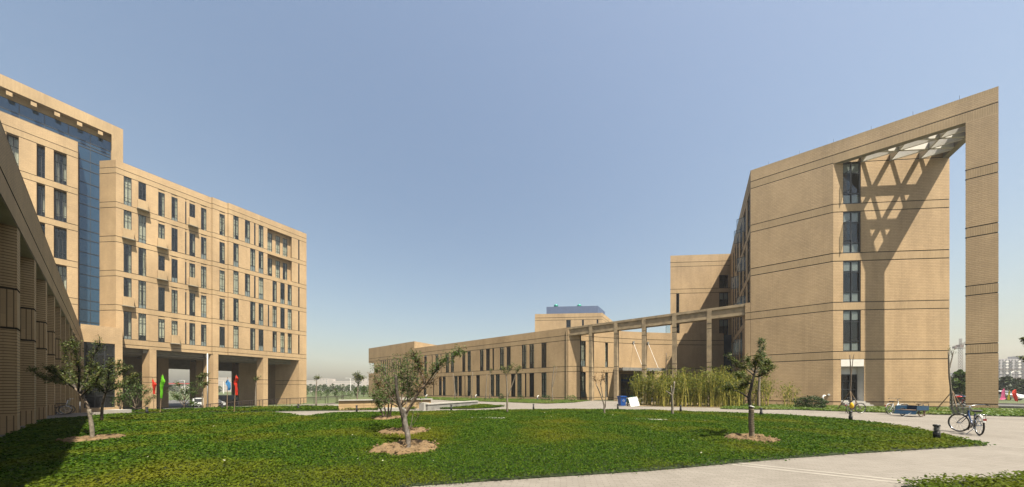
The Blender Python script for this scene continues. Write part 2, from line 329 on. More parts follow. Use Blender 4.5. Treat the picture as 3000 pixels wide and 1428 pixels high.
# ------------------------------------------------------------------ walls with openings, grooves and soldier bands
def wall(parent, p0, d, L, z0, z1, ops=(), grooves=(), bands=(), name='wall', reveal=0.22, gd=0.05, gh=0.075, mats=('tile', 'sold', 'groove'), u0=0.0):
    """outward normal lies to the right of d; ops = (s0, s1, z0, z1)"""
    n = (d[1], -d[0]); S = {0.0, L}; Z = {z0, z1}
    for o in ops: S |= {max(0, o[0]), min(L, o[1])}; Z |= {max(z0, o[2]), min(z1, o[3])}
    for g in grooves:
        if z0 < g < z1: Z |= {g - gh / 2, g + gh / 2}
    for b in bands: Z |= {max(z0, min(z1, b[0])), max(z0, min(z1, b[1]))}
    S = sorted(S); Z = sorted(Z); S = [s for i, s in enumerate(S) if i == 0 or s - S[i - 1] > 1e-4]; Z = [z for i, z in enumerate(Z) if i == 0 or z - Z[i - 1] > 1e-4]
    dep = {}; mt = {}; ns, nz = len(S) - 1, len(Z) - 1
    for i in range(ns):
        sc = (S[i] + S[i + 1]) / 2
        for j in range(nz):
            zc = (Z[j] + Z[j + 1]) / 2; D, mm = 0.0, 0
            if any(b[0] < zc < b[1] for b in bands): mm = 1
            if any(abs(zc - g) < gh / 2 for g in grooves): D, mm = gd, 2
            for o in ops:
                if o[0] < sc < o[1] and o[2] < zc < o[3]: D, mm = -1.0, 0
            dep[i, j] = D; mt[i, j] = mm
    mb = MB()
    def P(s, z, D): return (p0[0] + d[0] * s - n[0] * D, p0[1] + d[1] * s - n[1] * D, z)
    for i in range(ns):
        for j in range(nz):
            D = dep[i, j]
            if D < 0: continue
            a, b, e, f = S[i], S[i + 1], Z[j], Z[j + 1]
            mb.quad(P(a, e, D), P(b, e, D), P(b, f, D), P(a, f, D), [(u0 + a, e), (u0 + b, e), (u0 + b, f), (u0 + a, f)], mt[i, j])
    rd = lambda D: reveal if D < 0 else D
    for i in range(ns):
        for j in range(nz):
            for (i2, j2) in ((i + 1, j), (i, j + 1)):
                if i2 >= ns or j2 >= nz: continue
                A, B = rd(dep[i, j]), rd(dep[i2, j2])
                if abs(A - B) < 1e-6: continue
                mm = 2 if max(A, B) == gd and min(A, B) == 0 else 0
                if i2 > i:
                    s = S[i + 1]; e, f = Z[j], Z[j + 1]
                    mb.quad(P(s, e, A), P(s, e, B), P(s, f, B), P(s, f, A), [(u0 + s + A, e), (u0 + s + B, e), (u0 + s + B, f), (u0 + s + A, f)], mm)
                else:
                    z = Z[j + 1]; e, f = S[i], S[i + 1]
                    mb.quad(P(e, z, A), P(f, z, A), P(f, z, B), P(e, z, B), [(u0 + e, z + A), (u0 + f, z + A), (u0 + f, z + B), (u0 + e, z + B)], mm)
    return mb.build(name, mats, parent)
RNG = random.Random(11)
def window(parent, p0, d, s0, s1, z0, z1, cols=2, rows=(0.22, 0.72), inset=0.12, fw=0.07, curtain=None, blind=None, glassm='glass', leaf=None, name='window', fd=0.07):
    """a framed window standing in the reveal: frame, one pane for each row, curtain"""
    n = (d[1], -d[0])
    def P(s, z, D): return Vector((p0[0] + d[0] * s - n[0] * D, p0[1] + d[1] * s - n[1] * D, z))
    mb = MB(); zs = [z0] + [z0 + (z1 - z0) * r for r in rows] + [z1]
    D = inset; nv = Vector((n[0], n[1], 0))
    for k in range(cols + 1):
        s = s0 + fw / 2 + (s1 - s0 - fw) * k / cols; w = fw if k in (0, cols) else fw * 0.75
        mb.bar(P(s, z0, D), P(s, z1, D), w, fd, up=nv)
    for k, z in enumerate(zs):
        h = fw if k in (0, len(zs) - 1) else fw * 0.9
        zz = z + (h / 2 if k == 0 else -h / 2 if k == len(zs) - 1 else 0)
        mb.bar(P(s0 + fw, zz, D + 0.004), P(s1 - fw, zz, D + 0.004), fd - 0.012, h)
    fr = mb.build(name, 'frame', parent)
    for k in range(len(zs) - 1):
        q = MB(); a, b, e, f = s0 + fw * 0.6, s1 - fw * 0.6, zs[k] + 0.02, zs[k + 1] - 0.02
        c = P((a + b) / 2, (e + f) / 2, D + 0.012); q.box(c, (b - a, 0.012, f - e), d); q.build('pane', glassm, fr)
    if curtain:
        for (c0, c1) in curtain:
            q = MB(); a = s0 + (s1 - s0) * c0; b = s0 + (s1 - s0) * c1; nn = 9; ph = RNG.random() * 6
            zb = z0 + 0.03 + (z1 - z0) * RNG.choice((0, 0, 0.0, 0.2))
            pts = [(a + (b - a) * i / nn, D + 0.20 + 0.035 * math.sin(ph + i * 2.3)) for i in range(nn + 1)]
            for i in range(nn):
                q.quad(P(pts[i][0], zb, pts[i][1]), P(pts[i + 1][0], zb, pts[i + 1][1]), P(pts[i + 1][0], z1, pts[i + 1][1]), P(pts[i][0], z1, pts[i][1]))
            q.build('curtain', 'curtain', fr)
    if blind:
        for (e, f) in blind:
            q = MB(); q.box(P((s0 + s1) / 2, z0 + (z1 - z0) * (e + f) / 2, D + 0.06), (s1 - s0 - fw, 0.02, (z1 - z0) * (f - e)), d); q.build('blind', 'blind', fr)
    if leaf:
        # an open casement: hinged at side hs, sticking out
        hs, e, f, w, ang = leaf; s = s0 if hs < 0 else s1; q = MB()
        a = R_(ang); ed = Vector((-hs * d[0] * math.cos(a) + n[0] * math.sin(a), -hs * d[1] * math.cos(a) + n[1] * math.sin(a), 0))
        b0 = P(s, z0 + (z1 - z0) * e, D - 0.04); b1 = P(s, z0 + (z1 - z0) * f, D - 0.04)
        for x, y in ((b0, b0 + ed * w), (b1, b1 + ed * w)): q.bar(x, y, 0.04, 0.05)
        q.bar(b0, b1, 0.05, 0.04, up=ed); q.bar(b0 + ed * w, b1 + ed * w, 0.05, 0.04, up=ed)
        lf = q.build('casement', 'frame', fr); g = MB(); c = (b0 + b1) / 2 + ed * (w / 2); g.box(c, (w - 0.05, 0.012, (b1 - b0).length - 0.05), (ed.x, ed.y)); g.build('pane', 'glass', lf)
    return fr
# ================================================================== THE SETTING: ground
def sheet(name, pts, z, m, kind='structure', parent=None, thick=0.0):
    mb = MB()
    if thick: mb.prism(pts, z - thick, z, 0)
    else: mb.poly([(p[0], p[1], z) for p in pts])
    o = mb.build(name, m, parent)
    if kind and parent is None: o['kind'] = kind
    return o
def sst(a, b, x): t = max(0.0, min(1.0, (x - a) / (b - a))); return t * t * (3 - 2 * t)
def hgt(x, y):
    """the ground falls away towards the left-hand building"""
    return -1.40 * sst(-34.0, -52.0, x) * (1 - sst(17.0, 36.0, y)) * (1 - 0.0)
gx = [-2600, -1500, -800, -400, -250, -160, -120] + list(np.arange(-100, -30, 2.0)) + [-30, -25, -20, -10, 0, 10, 20, 40, 80, 160, 300, 600, 1200, 2600]
gy = [-1200, -600, -300, -120, -60, -40] + list(np.arange(-30, 44, 2.0)) + [46, 60, 80, 120, 200, 300, 500, 900, 1600, 2800]
mb = MB(); mb.v = [(x, y, hgt(x, y) - 0.06) for y in gy for x in gx]; nx = len(gx)
for j in range(len(gy) - 1):
    for i in range(nx - 1): a = j * nx + i; mb.f.append((a, a + 1, a + nx + 1, a + nx)); mb.m.append(0); mb.uv += [(0, 0)] * 4
struct(mb.build('ground', 'earth'))
# plaza of small paving blocks between lawn and buildings
G = lambda l: [gnd(u, v) for u, v in l]
plaza = sheet('plaza_paving', [(-33.5, -6), (46, -14), (46, 18), (36, 34), (24, 38), (4.5, 46), (-17, 40.2), (-60, 36.5), (-33.5, 20)], 0.0, 'paving')
mb = MB(); X0, X1, n = -33.5, -64.0, 16           # walk along the left colonnade, following the fall of the ground
for i in range(n):
    a, b = X0 + (X1 - X0) * i / n, X0 + (X1 - X0) * (i + 1) / n
    mb.quad((b, -1.9, hgt(b, 0) + .02), (a, -1.9, hgt(a, 0) + .02), (a, 0.6, hgt(a, 0) + .02), (b, 0.6, hgt(b, 0) + .02))
struct(mb.build('colonnade_walk', 'paving'))
sheet('service_yard', [(-130, -20), (-56, -20), (-56, 16.5), (-64, 16.5), (-70, 14), (-130, 14)], -1.40, 'asphalt')
# pale bands let into the paving
def band(pts, w, z):
    (x0, y0), (x1, y1) = pts; L = math.hypot(x1 - x0, y1 - y0); nx_, ny_ = -(y1 - y0) / L * w / 2, (x1 - x0) / L * w / 2
    sheet('paving_band', [(x0 - nx_, y0 - ny_), (x1 - nx_, y1 - ny_), (x1 + nx_, y1 + ny_), (x0 + nx_, y0 + ny_)], z, 'band', None, plaza)
bd = (gnd(2156, 1363), gnd(2754, 1428))
bl = math.hypot(bd[1][0] - bd[0][0], bd[1][1] - bd[0][1]); bx, by = (bd[1][0] - bd[0][0]) / bl, (bd[1][1] - bd[0][1]) / bl
for (u, v), L0, L1, off in (((2156, 1363), -1.0, 9, 0), ((2156, 1363), -1.0, 9, .22), ((2893, 1306), -.1, 9, 0), ((2660, 1232), -7, 26, 0), ((2890, 1229), -6, 26, 0)):
    x, y = gnd(u, v); band([(x + bx * L0 - by * off, y + by * L0 + bx * off), (x + bx * L1 - by * off, y + by * L1 + bx * off)], 0.10, 0.004)
# ------------------------------------------------------------------ lawns: turf plus clover leaves
LAWN = [(0, 1290), (22, 1277), (62, 1264), (112, 1243), (140, 1231), (200, 1227), (268, 1222), (330, 1216), (500, 1212.5), (700, 1210.5), (800, 1211), (842, 1214), (868, 1219), (905, 1222), (932, 1217), (975, 1212), (1100, 1209.5), (1300, 1206.5), (1500, 1202.5), (1700, 1201.5), (1900, 1203.5), (2060, 1209), (2200, 1214), (2300, 1219), (2400, 1225), (2500, 1235), (2600, 1246), (2700, 1262), (2790, 1284), (2893, 1306), (2700, 1318), (2500, 1330), (2300, 1345), (2100, 1363), (1900, 1381), (1600, 1400), (1400, 1413), (1180, 1428)]
lawn = G(LAWN) + [(-3.4, -0.4), (-3.6, -1.5), (-14.5, -1.6)]
STRIP = G([(330, 1211), (450, 1211), (700, 1208.5), (900, 1205), (1060, 1203), (1118, 1202), (1118, 1198)]) + [(-18.6, 13.9), (-22.5, 16.0), (-26.5, 12.5), (-31.5, 8.0), (-33.3, 4.0), (-33.6, 1.4)]
BACKP = G([(1278, 1200), (1380, 1199), (1440, 1196.5), (1478, 1192.5), (1440, 1189), (1390, 1187), (1340, 1190)])
LOWS = G([(1250, 1170.5), (1330, 1175), (1480, 1179), (1600, 1183.5), (1680, 1180.5), (1732, 1174)]) + [(-13.6, 39.6), (-17.0, 39.9), (-40, 39.9), (-52, 39.9), (-51, 37.4)]
RSTRIP = G([(2110, 1199), (2200, 1201), (2330, 1201.5), (2420, 1205), (2520, 1208), (2640, 1212), (2740, 1216), (2880, 1219), (3000, 1222)]) + [(27, 26.5), (33, 34.5), (28, 39.6), (20.6, 39.7), (11.3, 38.4), (4.7, 38.6), (2.6, 35.0)]
CORNER = G([(2640, 1428), (2700, 1422), (2780, 1416), (2870, 1410), (3000, 1403)]) + [(6.2, 5.4), (5.2, 3.6), (4.2, 3.2)]
def area(p): return 0.5 * sum(p[i][0] * p[(i + 1) % len(p)][1] - p[(i + 1) % len(p)][0] * p[i][1] for i in range(len(p)))
def inside(px, py, poly):
    r = np.zeros(len(px), bool); n = len(poly); j = n - 1
    for i in range(n):
        xi, yi = poly[i]; xj, yj = poly[j]
        c = ((yi > py) != (yj > py)) & (px < (xj - xi) * (py - yi) / (yj - yi + 1e-12) + xi); r ^= c; j = i
    return r
TREES = {}      # name -> (x, y, ring radius) kept free of clover
RINGS = [((1193, 1318), .82, .5), ((1187, 1270), .85, .5), ((270, 1294), .62, .45), ((2201, 1292), .66, .45), ((1137, 1229), .8, .5)]
ringp = [(*gnd(*p), r) for p, r, q in RINGS]
SLABS = [((1378, 1478), 1228.5, 0.5), ((1865, 1960), 1233.5, 0.5)]
def leaves_mesh(P, Nn, size, name, m, parent, asp=0.62, rng=None, fold=0.25, T=None):
    """many small folded leaves: points P, normals Nn, sizes"""
    rng = rng or np.random.default_rng(5); n = len(P)
    a = rng.normal(size=(n, 3)) if T is None else T
    t = a - Nn * np.sum(a * Nn, 1)[:, None]; t /= np.linalg.norm(t, axis=1)[:, None] + 1e-9
    b = np.cross(Nn, t); s = size[:, None]
    v = np.empty((n, 4, 3)); v[:, 0] = P - t * s * .5; v[:, 1] = P + b * s * asp * .5 + Nn * s * fold * .5; v[:, 2] = P + t * s * .5; v[:, 3] = P - b * s * asp * .5 + Nn * s * fold * .5
    f = np.arange(n * 4).reshape(n, 4)
    tri = np.concatenate([f[:, [0, 1, 2]], f[:, [0, 2, 3]]], 1).reshape(-1, 3)
    me = bpy.data.meshes.new(name); me.vertices.add(n * 4); me.vertices.foreach_set('co', v.astype(np.float32).ravel())
    me.loops.add(len(tri) * 3); me.loops.foreach_set('vertex_index', tri.astype(np.int32).ravel())
    me.polygons.add(len(tri)); me.polygons.foreach_set('loop_start', np.arange(0, len(tri) * 3, 3, dtype=np.int32))
    me.materials.append(M[m]); me.update(calc_edges=True)
    o = bpy.data.objects.new(name, me); COL.objects.link(o)
    if parent is not None: put(o, parent)
    return o
def turf(name, poly, label, cat, m='clover', dens=1.0, h=(0.03, 0.085), size=0.028, seed=3, edge=0.08, holes=True, z=0.02):
    if area(poly) < 0: poly = poly[::-1]
    mb = MB(); mb.prism(poly, z - 0.03, z, 0); o = mb.build(name + '_soil', 'turf'); o['kind'] = 'structure'
    rng = np.random.default_rng(seed); xs = [p[0] for p in poly]; ys = [p[1] for p in poly]; PP = []
    A = (max(xs) - min(xs)) * (max(ys) - min(ys)); N = int(A * 3800 * dens)
    while N > 0:
        k = min(N, 400000); N -= k
        px = rng.uniform(min(xs), max(xs), k); py = rng.uniform(min(ys), max(ys), k)
        dd = np.hypot(px, py); keep = rng.random(k) < np.clip((5.0 / np.maximum(dd, 3.0)) ** 1.45, 0.045, 1.0)
        px, py = px[keep], py[keep]; q = inside(px + rng.normal(0, edge, len(px)), py + rng.normal(0, edge, len(px)), poly); px, py = px[q], py[q]
        if holes:
            for (cx, cy, r) in ringp:
                rr = r * (0.92 + 0.12 * np.sin(np.arctan2(py - cy, px - cx) * 5 + cx)); q = np.hypot(px - cx, py - cy) > rr; px, py = px[q], py[q]
        PP.append(np.stack([px, py], 1))
    xy = np.concatenate(PP); n = len(xy); dd = np.hypot(xy[:, 0], xy[:, 1])
    lump = 0.5 + 0.5 * np.sin(xy[:, 0] * 2.1 + np.sin(xy[:, 1] * 1.7) * 1.5) * np.sin(xy[:, 1] * 2.6 + np.cos(xy[:, 0] * 1.3))
    zz = z + rng.uniform(h[0], h[1], n) * (0.55 + 0.6 * lump)
    Nn = np.stack([rng.normal(0, .55, n), rng.normal(0, .55, n), np.ones(n)], 1); Nn /= np.linalg.norm(Nn, axis=1)[:, None]
    sz = size * rng.uniform(.55, 1.4, n) * np.clip(dd / 5.0, 1.0, 7.0) ** .72
    lo = leaves_mesh(np.column_stack([xy, zz]), Nn, sz, name, m, None, asp=.8, rng=rng); lo['kind'] = 'stuff'; lo['label'] = label; lo['category'] = cat
    return lo
turf('clover_lawn', lawn, 'low clover lawn sweeping across the foreground with dry yellowish patches', 'lawn', dens=1.0, seed=3)
turf('clover_strip', STRIP, 'clover strip beyond the path before the raised dormitory block', 'lawn', dens=1.0, h=(.05, .18), seed=4, holes=False)
turf('clover_patch', BACKP, 'small tongue of clover beside the grey parapet wall', 'lawn', dens=1.6, h=(.04, .14), seed=5, holes=False)
turf('grass_verge', LOWS, 'narrow grass verge along the long two-storey wing', 'lawn', m='grass', dens=1.8, seed=6, holes=False)
turf('grass_margin', RSTRIP, 'bright grass margin in front of the tall tiled wall and free column', 'lawn', m='grass', dens=1.5, h=(.03, .12), seed=7, holes=False)
turf('clover_corner', CORNER, 'corner of clover bed at the bottom right of the paving', 'lawn', dens=1.0, h=(.03, .11), seed=8, holes=False)
bed = G([(1862, 1191), (1950, 1192.5), (2050, 1194), (2150, 1196), (2330, 1196.5), (2380, 1193)]) + [(10.3, 39.9), (5.0, 40.0), (-5.6, 39.0)]
sheet('bamboo_bed', bed, 0.035, 'litter', thick=.05)
sheet('kerb_strip', G([(2140, 1199.2), (2150, 1196.2), (2420, 1193.2), (2440, 1191.5), (2440, 1193.2), (2330, 1198.2)])[::-1], 0.05, 'stone', thick=.06)
for i, ((u0, u1), v, w) in enumerate(SLABS):
    p, q = gnd(u0, v), gnd(u1, v + 1); dx, dy = q[0] - p[0], q[1] - p[1]; L = math.hypot(dx, dy); nx_, ny_ = -dy / L * w, dx / L * w
    mb = MB(); mb.prism([p, q, (q[0] + nx_, q[1] + ny_), (p[0] + nx_, p[1] + ny_)], 0.0, 0.075)
    tag(mb.build('stone_slab', 'stone'), ['pale stone slab sunk in the clover at the middle of the lawn', 'pale stone slab sunk in the clover behind the rope-wrapped tree'][i], 'slab')
def soil_ring(c, r, label, seed):
    rg = random.Random(seed); nr, na = 9, 40; mb = MB(); x0, y0 = c
    for i in range(nr + 1):
        t = i / nr
        for k in range(na):
            a = k * 2 * math.pi / na; rr = r * t * (1 + .13 * math.sin(a * 3 + seed) + .07 * math.sin(a * 7 + seed * 2))
            h = .05 + .11 * math.exp(-((t - .72) / .2) ** 2) * (.5 + .8 * rg.random()) - (.05 if i == nr else 0)
            mb.v.append((rr * math.cos(a), rr * math.sin(a), h))
    for i in range(nr):
        for k in range(na): mb.f.append((i * na + k, (i + 1) * na + k, (i + 1) * na + (k + 1) % na, i * na + (k + 1) % na)); mb.m.append(0); mb.uv += [(0, 0)] * 4
    for _ in range(90):
        a = rg.random() * 6.28; t = r * math.sqrt(rg.random()) * 1.02; s = rg.uniform(.012, .04); mb.lathe([(s * .4, -s * .6), (s, 0), (s * .5, s * .7)], 5, (t * math.cos(a), t * math.sin(a), .12))
    o = mb.build('soil_mound', 'soil'); o.location = (x0, y0, 0.0); tag(o, label, 'soil mound', 'soil rings dug round the trees')
for i, l in enumerate(['crumbly earth ring round the big nearest tree mid-lawn', 'crumbly earth ring behind the nearest mid-lawn tree', 'crumbly earth ring round the leaning tree at left', 'crumbly earth ring at the foot of the rope-wrapped tree', 'flat earth ring far back by the white kerb block']):
    soil_ring(ringp[i][:2], ringp[i][2] * .98, l, i + 1)
# ================================================================== RIGHT-HAND TEACHING BLOCK
YD = 40.34; ZR = 26.1
WX, AX, CXr = 4.93, 11.15, 20.15; LX = 18.63
BL = (CXr - AX) / OB[0]; BY = YD + BL * OB[1]
def bset(top, n, step=4.86, h=.79): return [(top - i * step - h, top - i * step) for i in range(n)]
RB = bset(24.83, 5); RBANDS = RB + [(0, .41), (ZR - .34, ZR)]; RGR = [z for b in RB for z in b] + [.41]
tb = thing('teaching_building', 'tall tan tiled block with overhanging corner frame at the right', 'building', (11, 48, 0))
wall(tb, (WX, YD), (1, 0), AX - WX, 0, ZR, grooves=RGR, bands=RBANDS)
# lit wall, cut back by 30 degrees
rs0, rs1 = sonW(2470, (AX, YD)), sonW(2522, (AX, YD)); ds0, ds1 = sonW(2464, (AX, YD)), sonW(2532, (AX, YD))
wins = [(rs0, rs1, RB[i + 1][1], RB[i][0]) for i in range(4)]; wins[3] = (rs0, rs1, RB[4][1], RB[3][0])
wins = [(rs0, rs1, RB[i][1], RB[i - 1][0]) for i in range(1, 5)]
door = (ds0, ds1, .5, RB[4][0])
wall(tb, (AX, YD), OB, BL, 0, ZR, ops=wins + [door, (ds0, ds1, -.1, .5)], grooves=RGR, bands=RBANDS, reveal=.16)
for i, w in enumerate(wins):
    window(tb, (AX, YD), OB, *w, cols=2, rows=(.25, .73), inset=.08, fw=.085, blind=[(.77, .99), (.03, .22)] if i < 2 or i == 2 else [(.77, .99), (.03, .2)], leaf=((-1, .26, .72, .55, 75) if i in (0, 1) else None))
# entrance recess
def PW(s, D, P=(AX, YD), d=OB): return (P[0] + d[0] * s - d[1] * D, P[1] + d[1] * s + d[0] * D)
mb = MB(); dz1 = RB[4][0]
a, b, c, d_ = PW(ds0, .02), PW(ds1, .02), PW(ds1, .62), PW(ds0, .62)
mb.quad((*b, .5), (*c, .5), (*c, dz1), (*b, dz1)); mb.quad((*d_, .5), (*a, .5), (*a, dz1), (*d_, dz1)); mb.quad((*a, dz1 - .02), (*b, dz1 - .02), (*c, dz1 - .02), (*d_, dz1 - .02)); mb.quad((*a, .5), (*d_, .5), (*c, .5), (*b, .5))
mb.quad((*d_, 3.15), (*c, 3.15), (*c, dz1), (*d_, dz1))
fa, fb = PW(ds0, .05), PW(ds1 - .05, .05); mb.box(((fa[0] + fb[0]) / 2, (fa[1] + fb[1]) / 2, dz1 - .35), (ds1 - ds0 - .02, .12, .68), OB)
mb.build('entrance_recess', 'plaster', tb)
pd = PW(0, .58); dr = window(tb, pd, OB, ds0 + .02, ds1 - .06, .52, 3.15, cols=3, rows=(.42, .74), inset=0, fw=.10, glassm='glassdark', name='door')
q = MB(); hp = PW(ds0 + .3, .5); q.box((*hp, 1.62), (.5, .05, .05), OB); q.build('door_handle', 'steel', dr)
mb = MB()
for k in range(3):
    e0, e1 = PW(ds0 + .02, -.30 * (2 - k) - .02), PW(ds1 + .15, -.30 * (2 - k) - .02); e2, e3 = PW(ds1 + .15, .02), PW(ds0 + .02, .02)
    mb.prism([e0, e1, e2, e3], .004 + k * .165, .165 * (k + 1))
mb.build('entrance_steps', 'stone', tb)
# side wall with tall windows towards the court
J = (WX, 62.9); s_ = lambda u: J[1] - yonX(u, WX)
sw = []; cols_ = [(2189, 2196.6), (2178, 2184.6), (2167.5, 2174.8), (2159, 2164), (2152.5, 2156.5), (2147, 2150.5)]
for i in range(1, 5):
    for (u0, u1) in cols_: sw.append((s_(u0), s_(u1), RB[i][1], RB[i - 1][0]))
sw = [w for w in sw if w[1] - w[0] > .2 and w[0] > .1]
for (u0, u1) in cols_[:4]: sw.append((s_(u0), s_(u1), .41, RB[4][0]))
wall(tb, J, (0, -1), J[1] - YD, 0, ZR, ops=sw, grooves=RGR, bands=RBANDS)
for i, w in enumerate(sw):
    lf = (1, .3, .72, .9, 80) if i in (1, 2, 7, 9, 13, 14, 20, 21) else None
    window(tb, J, (0, -1), *w, cols=2, rows=(.28, .72), inset=.1, fw=.09, glassm='glassdark', leaf=lf)
# corner frame: beam, cross beam, triangular lattice, free column
tri = lambda x0: [(x0, YD), (CXr, YD), (CXr, YD + (CXr - x0) * OB[1] / OB[0])]
mb = MB(); zb = 23.99
mb.quad((AX, YD, zb), (CXr, YD, zb), (CXr, YD, RB[0][1] - .04), (AX, YD, RB[0][1] - .04), [(AX, zb), (CXr, zb), (CXr, 24.8), (AX, 24.8)], 1)
mb.quad((AX, YD + .05, RB[0][1] - .04), (CXr, YD + .05, RB[0][1] - .04), (CXr, YD + .05, RB[0][1] + .04), (AX, YD + .05, RB[0][1] + .04), None, 2)
mb.quad((AX, YD, RB[0][1] + .04), (CXr, YD, RB[0][1] + .04), (CXr, YD, ZR - .34), (AX, YD, ZR - .34), [(AX, 24.87), (CXr, 24.87), (CXr, ZR - .34), (AX, ZR - .34)], 0)
mb.quad((AX, YD, ZR - .34), (CXr, YD, ZR - .34), (CXr, YD, ZR), (AX, YD, ZR), [(AX, 25.7), (CXr, 25.7), (CXr, ZR), (AX, ZR)], 1)
bw = .5
mb.quad((AX + bw * 1.73, YD + bw, ZR), (AX, YD, ZR), (CXr, YD, ZR), (CXr - bw, YD + bw, ZR), None, 3)
mb.quad((AX, YD, zb), (AX + bw * 1.73, YD + bw, zb), (CXr - bw, YD + bw, zb), (CXr, YD, zb), None, 3)
mb.quad((CXr - bw, YD + bw, zb), (AX + bw * 1.73, YD + bw, zb), (AX + bw * 1.73, YD + bw, ZR), (CXr - bw, YD + bw, ZR), None, 3)
# outer cross beam C-B
mb.quad((CXr, YD, zb), (CXr, BY, zb), (CXr, BY, ZR), (CXr, YD, ZR), [(0, zb), (5, zb), (5, ZR), (0, ZR)], 0)
by2 = BY - bw * .577
mb.quad((CXr - bw, by2, zb), (CXr - bw, YD + bw, zb), (CXr - bw, YD + bw, ZR), (CXr - bw, by2, ZR), None, 3)
mb.quad((CXr, YD, ZR), (CXr, BY, ZR), (CXr - bw, by2, ZR), (CXr - bw, YD + bw, ZR), None, 3)
mb.quad((CXr, BY, zb), (CXr, YD, zb), (CXr - bw, YD + bw, zb), (CXr - bw, by2, zb), None, 3)
fr = mb.build('corner_frame', ['tile', 'sold', 'groove', 'soffit'], tb)
# lattice ribs: parallel to the lit wall and on two diagonals 60 degrees from it
tA, tB, tC = Vector((AX, YD)), Vector((CXr, BY)), Vector((CXr, YD))
nrm = Vector((OB[1], -OB[0])); hgtT = (tC - tA).dot(nrm)
def clip(p, d):
    """clip a line to the triangle A C B"""
    lo, hi = -99.0, 99.0
    for a, b in ((tA + Vector((0, .12)), tC + Vector((0, .12))), (tC - Vector((.12, 0)), tB - Vector((.12, 0))), (tB, tA)):
        e = b - a; n = Vector((-e.y, e.x)); k = n.dot(d); c0 = n.dot(p - a)
        if abs(k) < 1e-9:
            if c0 < 0: return None
        elif k > 0: lo = max(lo, -c0 / k)
        else: hi = min(hi, -c0 / k)
    return (p + d * lo, p + d * hi) if hi - lo > .5 else None
along = Vector(OB)
def rib(p, d):
    c = clip(p, d)
    if c: mb_ = MB(); mb_.bar((*c[0], zb + .34), (*c[1], zb + .34), .13, .66); mb_.build('lattice_rib', 'plaster', fr)
for k in (1, 2, 3):
    rib(tA + nrm * (hgtT * k / 4.0), along); rib(Vector((AX, YD + (BY - YD) * k / 4.0)), Vector((1, 0))); rib(Vector((AX + (CXr - AX) * k / 4.0, YD)), Vector((0, 1)))
# free column, triangular in plan
T = tri(LX)
def tri_col(parent, T, z1, name='column'):
    for (p, q) in ((T[0], T[1]), (T[1], T[2]), (T[2], T[0])):
        L = math.hypot(q[0] - p[0], q[1] - p[1]); wall(parent, p, ((q[0] - p[0]) / L, (q[1] - p[1]) / L), L, 0, z1, grooves=RGR, bands=RBANDS, name=name)
tri_col(tb, T, zb)
# body behind: roof, back walls, floor slabs
ROOF = [(WX, YD + .02), (AX, YD + .02), (CXr - .02, BY), (CXr - .02, 64), (WX + .02, 64)]
mb = MB(); mb.poly([(*p, ZR - .9) for p in ROOF]); mb.build('roof', 'roof', tb)
mb = MB(); mb.quad((CXr - .02, BY, 0), (CXr - .02, 64, 0), (CXr - .02, 64, ZR), (CXr - .02, BY, ZR)); mb.quad((CXr - .02, 64, 0), (WX, 64, 0), (WX, 64, ZR), (CXr - .02, 64, ZR)); mb.build('rear_wall', 'tile', tb)
for i in range(5):
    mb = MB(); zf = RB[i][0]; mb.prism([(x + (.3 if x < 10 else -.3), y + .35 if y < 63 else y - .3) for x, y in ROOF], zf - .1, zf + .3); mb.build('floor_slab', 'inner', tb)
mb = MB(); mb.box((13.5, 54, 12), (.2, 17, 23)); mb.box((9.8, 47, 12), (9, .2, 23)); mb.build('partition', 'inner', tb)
# parapet coping, lightning rods
mb = MB()
for k in range(6): x = WX + 1.5 + k * 2.4; mb.tube([(x, YD + .2, ZR), (x, YD + .2, ZR + .45)], .012, 4)
mb.build('lightning_rod', 'steel', tb)
# waste pipe and wall vents by the shrub
mb = MB(); pu = xonY(2417, YD); mb.tube([(pu, YD, 1.02), (pu - .12, YD - .22, 1.02), (pu - .22, YD - .26, .92), (pu - .24, YD - .26, .25)], .075, 10); mb.build('waste_pipe', 'white', tb, True)
mb = MB(); mb.box((pu - .2, YD - .26, .13), (.24, .24, .24)); mb.build('pipe_foot', 'bluepaint', tb)
mb = MB(); vx = xonY(2428, YD); mb.lathe([(.09, -.03), (.09, .03)], 12); o = mb.build('vent_cap', 'white', tb); o.rotation_euler = (R_(90), 0, 0); o.location = Vector((vx, YD - .03, 1.12)) - tb.location
# ---- rear wing of the same block
Es = sonW(1964, J, (-OB[0], -OB[1])); E1 = (J[0] - OB[0] * Es, J[1] - OB[1] * Es)
rw = thing('rear_wing', 'tan rear wing half in shadow behind the colonnade court', 'building', (0, 66, 0))
q_ = lambda u: sonW(u, E1)
ow = []
for (u0, u1, i, h0, h1) in ((2107, 2133, 1, .12, .62), (2107, 2134, 2, .0, 1), (2107, 2134, 3, .0, 1), (1981, 1990, 2, .12, 1), (1981.5, 1991, 3, .0, 1), (2107, 2134, 4, .0, 1)):
    z0_, z1_ = RB[i][1], RB[i - 1][0]; ow.append((q_(u0), q_(u1), z0_ + (z1_ - z0_) * h0, z0_ + (z1_ - z0_) * h1))
ow[0] = (ow[0][0], ow[0][1], RB[1][1], RB[1][1] + 2.35)
wall(rw, E1, OB, Es, 0, ZR, ops=ow, grooves=RGR, bands=RBANDS)
for i, w in enumerate(ow): window(rw, E1, OB, *w, cols=2 if w[1] - w[0] > .9 else 1, rows=(.62,), inset=.1, fw=.1, glassm='glass', blind=[(.7, .97)] if i in (1, 2) else None)
Bk = [(E1[0], E1[1] + 14), (J[0], J[1] + 14)]
ld = (0, -1)
wall(rw, Bk[0], ld, 14, 0, ZR, ops=[(12.2, 13.2, RB[3][1] + .6, RB[2][0] - .4)], grooves=RGR, bands=RBANDS)
window(rw, Bk[0], ld, 12.2, 13.2, RB[3][1] + .6, RB[2][0] - .4, cols=1, rows=(.5,), leaf=(1, .0, 1, .9, 75))
